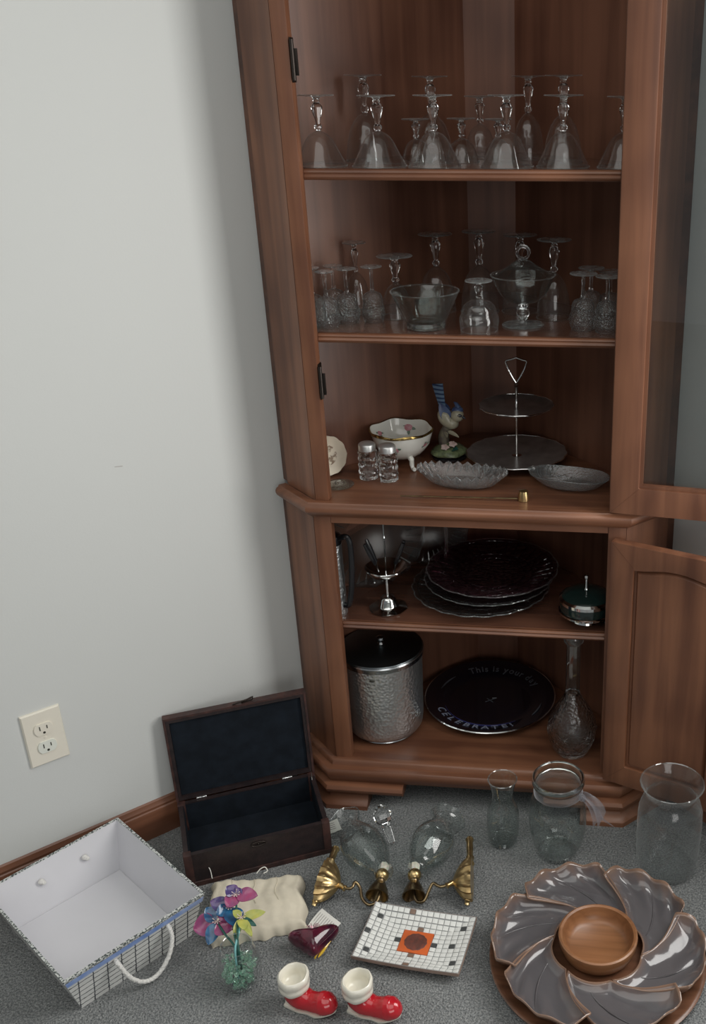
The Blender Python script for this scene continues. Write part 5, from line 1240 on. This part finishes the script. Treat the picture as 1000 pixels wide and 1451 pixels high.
flower('acrylic_flower', 'yellow star-shaped acrylic flower on a teal stem', (342, 1300, .098), [((376, 1292, .100), .011, 'petalyellow'), ((357, 1327, .084), .009, 'petalyellow'), ((332, 1330, .082), .010, 'petalyellow'), ((346, 1318, .092), .012, 'petalyellow'), ((330, 1290, .106), .009, 'petalyellow'), ((363, 1312, .090), .007, 'petaldark')], (-.004, -.002, .0095), 'teal')

# ------------------------------------------------------------------ art glass heart with its card
P = at(446, 1346, 0)
ht = thing('art_glass_heart', 'dark red art glass heart with yellow streaks and card', 'ornament', P, math.radians(18)); SCH = 1.25
mb = MB()
def hp_(u, v):
    t = 2*PI*u; ph = PI*v
    x = .046*math.sin(ph)*(math.sin(t)**3*.55+math.sin(t)*.45); y = .040*math.sin(ph)*(.62*math.cos(t)-.30*math.cos(2*t)+.0)+.006*math.sin(ph); z = .024*(1-math.cos(ph))
    return V((x, y-.002, z+.0006))
mb.grid(hp_, 40, 20, wrapu=True); mb.build('heart', 'heart', ht, smooth=80)
for a, b, c in (((.006, -.030, .012), (.018, -.018, .018), (.030, -.006, .022)), ((.000, -.032, .012), (.006, -.024, .026), (.012, -.014, .036))):
    MB().tube(smooth_path([a, b, c], 4), [.001, .0022, .003, .0032, .003, .0026, .002, .0015, .0008], 8).build('yellow_streak', 'heartyellow', ht)
tn = MB()
for i in range(10):
    a = i*.63; tn.tube(smooth_path([(0, .018, .024), (.006*math.cos(a), .026, .030+.004*math.sin(a*2)), (.012*math.cos(a), .034+.007*math.sin(a), .024)], 3), .0008, 5)
tn.build('tinsel_loop', 'pinktinsel', ht)
k0 = at(456, 1287, .010)-P; k1 = at(483, 1308, .010)-P; k3 = at(437, 1311, .006)-P
Mi = Matrix.Rotation(-math.radians(18), 3, 'Z'); k0, k1, k3 = Mi @ k0, Mi @ k1, Mi @ k3
cd_ = MB(); cd_.shell(lambda u, v: k0+(k1-k0)*u+(k3-k0)*v*1.25+V((0, 0, .003*math.sin(PI*v))), 4, 6, (0, 0, -.0006)); co_ = cd_.build('card', 'card', ht, smooth=40)
li = MB()
for i in range(8):
    u0 = .10+.10*i; a = k0+(k1-k0)*u0+(k3-k0)*.22; b = k0+(k1-k0)*u0+(k3-k0)*(.95 if i % 3 else .75)
    li.tube([a+V((0, 0, .0025)), (a+b)/2+V((0, 0, .0034)), b+V((0, 0, .0030))], .0004, 4)
li.build('print_lines', 'ink', co_)

# ------------------------------------------------------------------ mosaic tile dish
cr_ = [at(533, 1278, .024), at(677, 1301, .024), at(648, 1381, .024), at(496, 1356, .024)]
O = sum(cr_, V())/4; ex = ((cr_[1]-cr_[0])+(cr_[2]-cr_[3]))/2; ey = ((cr_[0]-cr_[3])+(cr_[1]-cr_[2]))/2
W_, D_ = ex.length, ey.length; O.z = 0
mo = thing('mosaic_dish', 'square-tiled white mosaic dish with orange centre medallion', 'dish', O, math.atan2(ex.y, ex.x))
def dz(x, y):
    a = abs(x)/(W_/2); b = abs(y)/(D_/2); s = max(0, (max(a, b)-.42)/.58); return .0085+.0145*s**1.5+.003*(a*b)**2
mb = MB(); mb.shell(lambda u, v: V(((u-.5)*W_, (v-.5)*D_, dz((u-.5)*W_, (v-.5)*D_))), 34, 26, (0, 0, -.0065)); mb.build('clay_body', 'tileclay', mo, smooth=40)
mb = MB(); mb.shell(lambda u, v: V(((u-.5)*W_*.99, (v-.5)*D_*.985, dz((u-.5)*W_*.99, (v-.5)*D_*.985)+.0008)), 34, 26, (0, 0, -.0009)); mb.build('grout_bed', 'grout', mo, smooth=40)
NX, NY = 17, 13; tw_, td_ = W_*.985/NX, D_*.98/NY
blk = {(1, 2), (0, 6), (1, 10), (5, 6), (11, 6), (15, 2), (14, 6), (15, 10)}; brn = {(6, 0), (8, 3), (8, 9), (8, 12)}
pro = {}
for j in range(NY):
    for i in range(NX):
        if 6 <= i <= 10 and 4 <= j <= 8: continue
        m_ = 'tileblack' if (i, j) in blk else 'tilebrown' if (i, j) in brn else 'tilewhite'
        if m_ not in pro: t_ = MB().box((0, 0, 0), (tw_*.88, td_*.86, .0022)).build('tile', m_, mo, bevel=.0004); pro[m_] = t_
        else: t_ = copy_obj(pro[m_], mo)
        x = (i-(NX-1)/2)*tw_; y = ((NY-1)/2-j)*td_; e = .002
        sx = (dz(x+e, y)-dz(x-e, y))/(2*e); sy = (dz(x, y+e)-dz(x, y-e))/(2*e)
        t_.location = (x+random.uniform(-.0003, .0003), y+random.uniform(-.0003, .0003), dz(x, y)+.0014); t_.rotation_euler = (math.atan(sy), -math.atan(sx), random.uniform(-.03, .03))
mb = MB().box((0, 0, dz(0, 0)+.0016), (tw_*4.94, td_*4.94, .0030)); md_ = mb.build('orange_medallion', 'orange', mo, bevel=.0005)
rg = MB()
zc = dz(0, 0)+.0033
def zdisc(x): return zc
mb = MB().lathe([(1e-6, .0002), (.0206, .0002), (.0210, .0006), (.0200, .0012), (.0170, .0010), (.0155, .0016), (.0125, .0012), (.0110, .0018), (.0075, .0013), (.006, .002), (.003, .0015), (1e-6, .0022)], 40, rf=lambda t, z, j: 1+(.03*math.cos(28*t) if j in (1, 2, 3) else 0), c=(0, 0, zc-.0005))
mb.v = [(x, y*.92, z) for x, y, z in mb.v]; mb.build('ring_design', 'maroon', md_, smooth=40)
for sx in (-.6, .6):
    for sy in (-.6, .6): MB().lathe([(1e-6, 0), (.006, 0), (.007, .0030), (1e-6, .0031)], 14, c=(sx*W_/4, sy*D_/4, 0)).build('foot', 'tileclay', mo)

# ------------------------------------------------------------------ two red ceramic boots
def boot(u_, v_, label, rz):
    P = at(u_, v_, 0)
    r = thing('ceramic_boot', label, 'ceramic boot', P, rz, 'red ceramic boots'); r.scale = (1.16, 1.22, 1.16)
    path_ = [((-.004, .0385), .0180), ((-.004, .033), .0180), ((-.003, .024), .0180), ((.006, .0185), .0178), ((.020, .0165), .0150), ((.032, .0175), .0158), ((.044, .0210), .0178), ((.053, .0255), .0155), ((.058, .0295), .0095), ((.0605, .0315), .003)]
    pp = smooth_path([V((x, 0, z)) for (x, z), _ in path_], 4); rr = []
    R0 = [q for _, q in path_]
    for i in range(len(R0)-1):
        for k_ in range(4): rr.append(R0[i]+(R0[i+1]-R0[i])*k_/4)
    rr.append(R0[-1])
    mb = MB().tube(pp, rr, 22)
    mb.v = [(x, y*.90, max(z, .0045)) for x, y, z in mb.v]; mb.build('red_boot', 'bootred', r, smooth=80)
    ol = []
    for i in range(40):
        a = 2*PI*i/40; x = math.cos(a); wv = .0165 if x < 0 else .0180
        wn = .0150-.0028*math.exp(-((x*.04+.0)-.0)**2/.0001)
        ol.append((.020+.0425*x, wn*math.sin(a)*(1.0 if abs(x) < .9 else .95)))
    so = MB(); n = len(ol); zt_ = lambda x: .0030+max(0, (x-.034))*.42+(.0 if x > .006 else 0)
    so.add([(x, y, (.0 if x < -.001 else .0018+max(0, x-.034)*.36 if x > .010 else .0016)) for x, y in ol]+[(x*1.0, y*1.03, .0052+max(0, x-.034)*.40) for x, y in ol], [tuple(range(n-1, -1, -1)), tuple(range(n, 2*n))]+[(i, (i+1) % n, n+(i+1) % n, n+i) for i in range(n)])
    so.build('sole', 'bootwhite', r, smooth=40)
    MB().prism([(-.0195, -.011), (.001, -.0130), (.001, .0130), (-.0195, .011)], 0.0, .006).build('heel', 'bootwhite', r, bevel=.002)
    fz = lambda t: 1+.018*math.sin(5*t+1)+.012*math.sin(9*t)
    cu = MB().lathe([(.0185, .037), (.0205, .036), (.0222, .039), (.0225, .045), (.0213, .0475), (.0222, .050), (.0228, .056), (.0215, .0605), (.0195, .0615), (.0178, .0595), (.0168, .050), (.0160, .044), (.013, .041), (1e-6, .040)], 36, rf=lambda t, z, j: fz(t+j*.05) if j < 10 else 1, c=(-.004, 0, 0))
    cu.build('white_cuff', 'bootwhite', r, smooth=70)
boot(424, 1424, 'left one of two red ceramic boots with cream cuffs', math.radians(-14))
boot(513, 1432, 'right one of two red ceramic boots with cream cuffs', math.radians(-12))

# ------------------------------------------------------------------ lazy susan set
LC = V((.2765, -.3985, 0))
tt = thing('lazy_susan_tray', 'round brown wooden lazy susan tray under the leaf dishes', 'tray', LC)
MB().lathe([(1e-6, .0), (.060, 0), (.062, .006), (1e-6, .0062)], 40).build('swivel_base', 'black', tt)
MB().lathe([(1e-6, .0062), (.165, .0065), (.183, .0085), (.1915, .014), (.1925, .0175), (.1890, .0195), (.183, .0180), (.165, .0145), (1e-6, .0140)], 96).build('tray', 'wood_tray', tt, smooth=50)
def leaf_dish(k_, label):
    th0 = math.radians(-91+60*k_)
    r = thing('leaf_dish', label, 'dish', LC+V((0, 0, .0146)), 0, 'ceramic leaf dishes of the lazy susan')
    NU, NV = 44, 26; gap = math.radians(1.2)
    def pt(u, v):
        sw = -math.radians(40)*(1-v)**1.25
        ro = .179+.010*math.sin(PI*min(1, u*1.05))**.6+.0016*math.cos(2*PI*3.4*u)-.020*max(0, u-.86)/.14
        ri = .0775+.004*math.sin(PI*u)
        rr = ri+(ro-ri)*v
        # corner rounding
        spn = math.radians(60)-2*gap
        th = th0+gap+spn*u+sw
        du = min(u, 1-u)*rr*spn; dv = min(v*1.1, (1-v))*(ro-ri); d = min(du, dv)
        rim = math.exp(-(d/.0085)**1.3)
        rip = math.sin(2*PI*3.4*u+.6+1.8*(1-v))*max(0, v-.40)**1.3
        z = .009+.0235*rim*(.55+.45*v)+.0085*rip+.014*max(0, v-.5)
        return V((rr*math.cos(th), rr*math.sin(th), z)), max(0, min(1, max(.50*math.exp(-(d/.011)**1.4), math.exp(-(d/.0028)**1.5))+max(0, rip-.12)*.8))
    top = [pt(i/NU, j/NV) for j in range(NV+1) for i in range(NU+1)]; n = len(top); w_ = NU+1
    vs = [p for p, e in top]+[V((p.x, p.y, max(.0004, p.z-.0060))) for p, e in top]; fs = []
    for j in range(NV):
        for i in range(NU): a = j*w_+i; fs += [(a, a+1, a+w_+1, a+w_), (n+a, n+a+w_, n+a+w_+1, n+a+1)]
    bd = [i for i in range(NU+1)]+[j*w_+NU for j in range(1, NV+1)]+[NV*w_+i for i in range(NU-1, -1, -1)]+[j*w_ for j in range(NV-1, 0, -1)]
    for q in range(len(bd)): a, b = bd[q], bd[(q+1) % len(bd)]; fs.append((b, a, n+a, n+b))
    me = bpy.data.meshes.new('dish'); me.from_pydata([tuple(v) for v in vs], [], fs); me.materials.append(M['glaze'])
    at_ = me.attributes.new('edge', 'FLOAT', 'POINT'); at_.data.foreach_set('value', [e for p, e in top]*2)
    for p in me.polygons: p.use_smooth = True
    me.update(); bm = bmesh.new(); bm.from_mesh(me); bmesh.ops.recalc_face_normals(bm, faces=bm.faces); bm.to_mesh(me); bm.free()
    o = bpy.data.objects.new('dish', me); COL.objects.link(o); o.parent = r
    # raised vein along the leaf
    vn = MB().tube([pt(.5, v_)[0]+V((0, 0, .0002)) for v_ in [.12+.7*i/12 for i in range(13)]], [.0006+.0012*math.sin(PI*i/12) for i in range(13)], 6); vn.build('vein', 'glaze', r, smooth=60)
for k_, w_ in enumerate(('front, toward the camera', 'front right', 'right rear', 'rear, nearest the jar', 'left rear', 'left front, nearest the mosaic dish')):
    leaf_dish(k_, 'grey-brown glazed leaf dish at the %s of the lazy susan' % w_)
wb = thing('wooden_bowl', 'small turned wooden bowl in the centre of the lazy susan', 'bowl', LC+V((0, .005, .0146)))
MB().lathe([(1e-6, .0), (.046, 0), (.055, .003), (.063, .012), (.0690, .029), (.0705, .040), (.0700, .0435), (.0670, .0450), (.0630, .0435), (.0600, .032), (.0555, .021), (.048, .0155), (1e-6, .0145)], 64).build('bowl', 'wood_bowl', wb, smooth=40)
# sliver of something dark at the right edge of the picture
P = at(1012, 1368, 0)
dk = thing('dark_bowl', 'dark speckled bowl cut off by the right picture edge', 'bowl', P)
MB().lathe([(1e-6, 0), (.012, 0), (.018, .006), (.0215, .018), (.021, .028), (.018, .034), (.017, .033), (.019, .020), (.014, .006), (1e-6, .004)], 30).build('bowl', 'darkthing', dk)
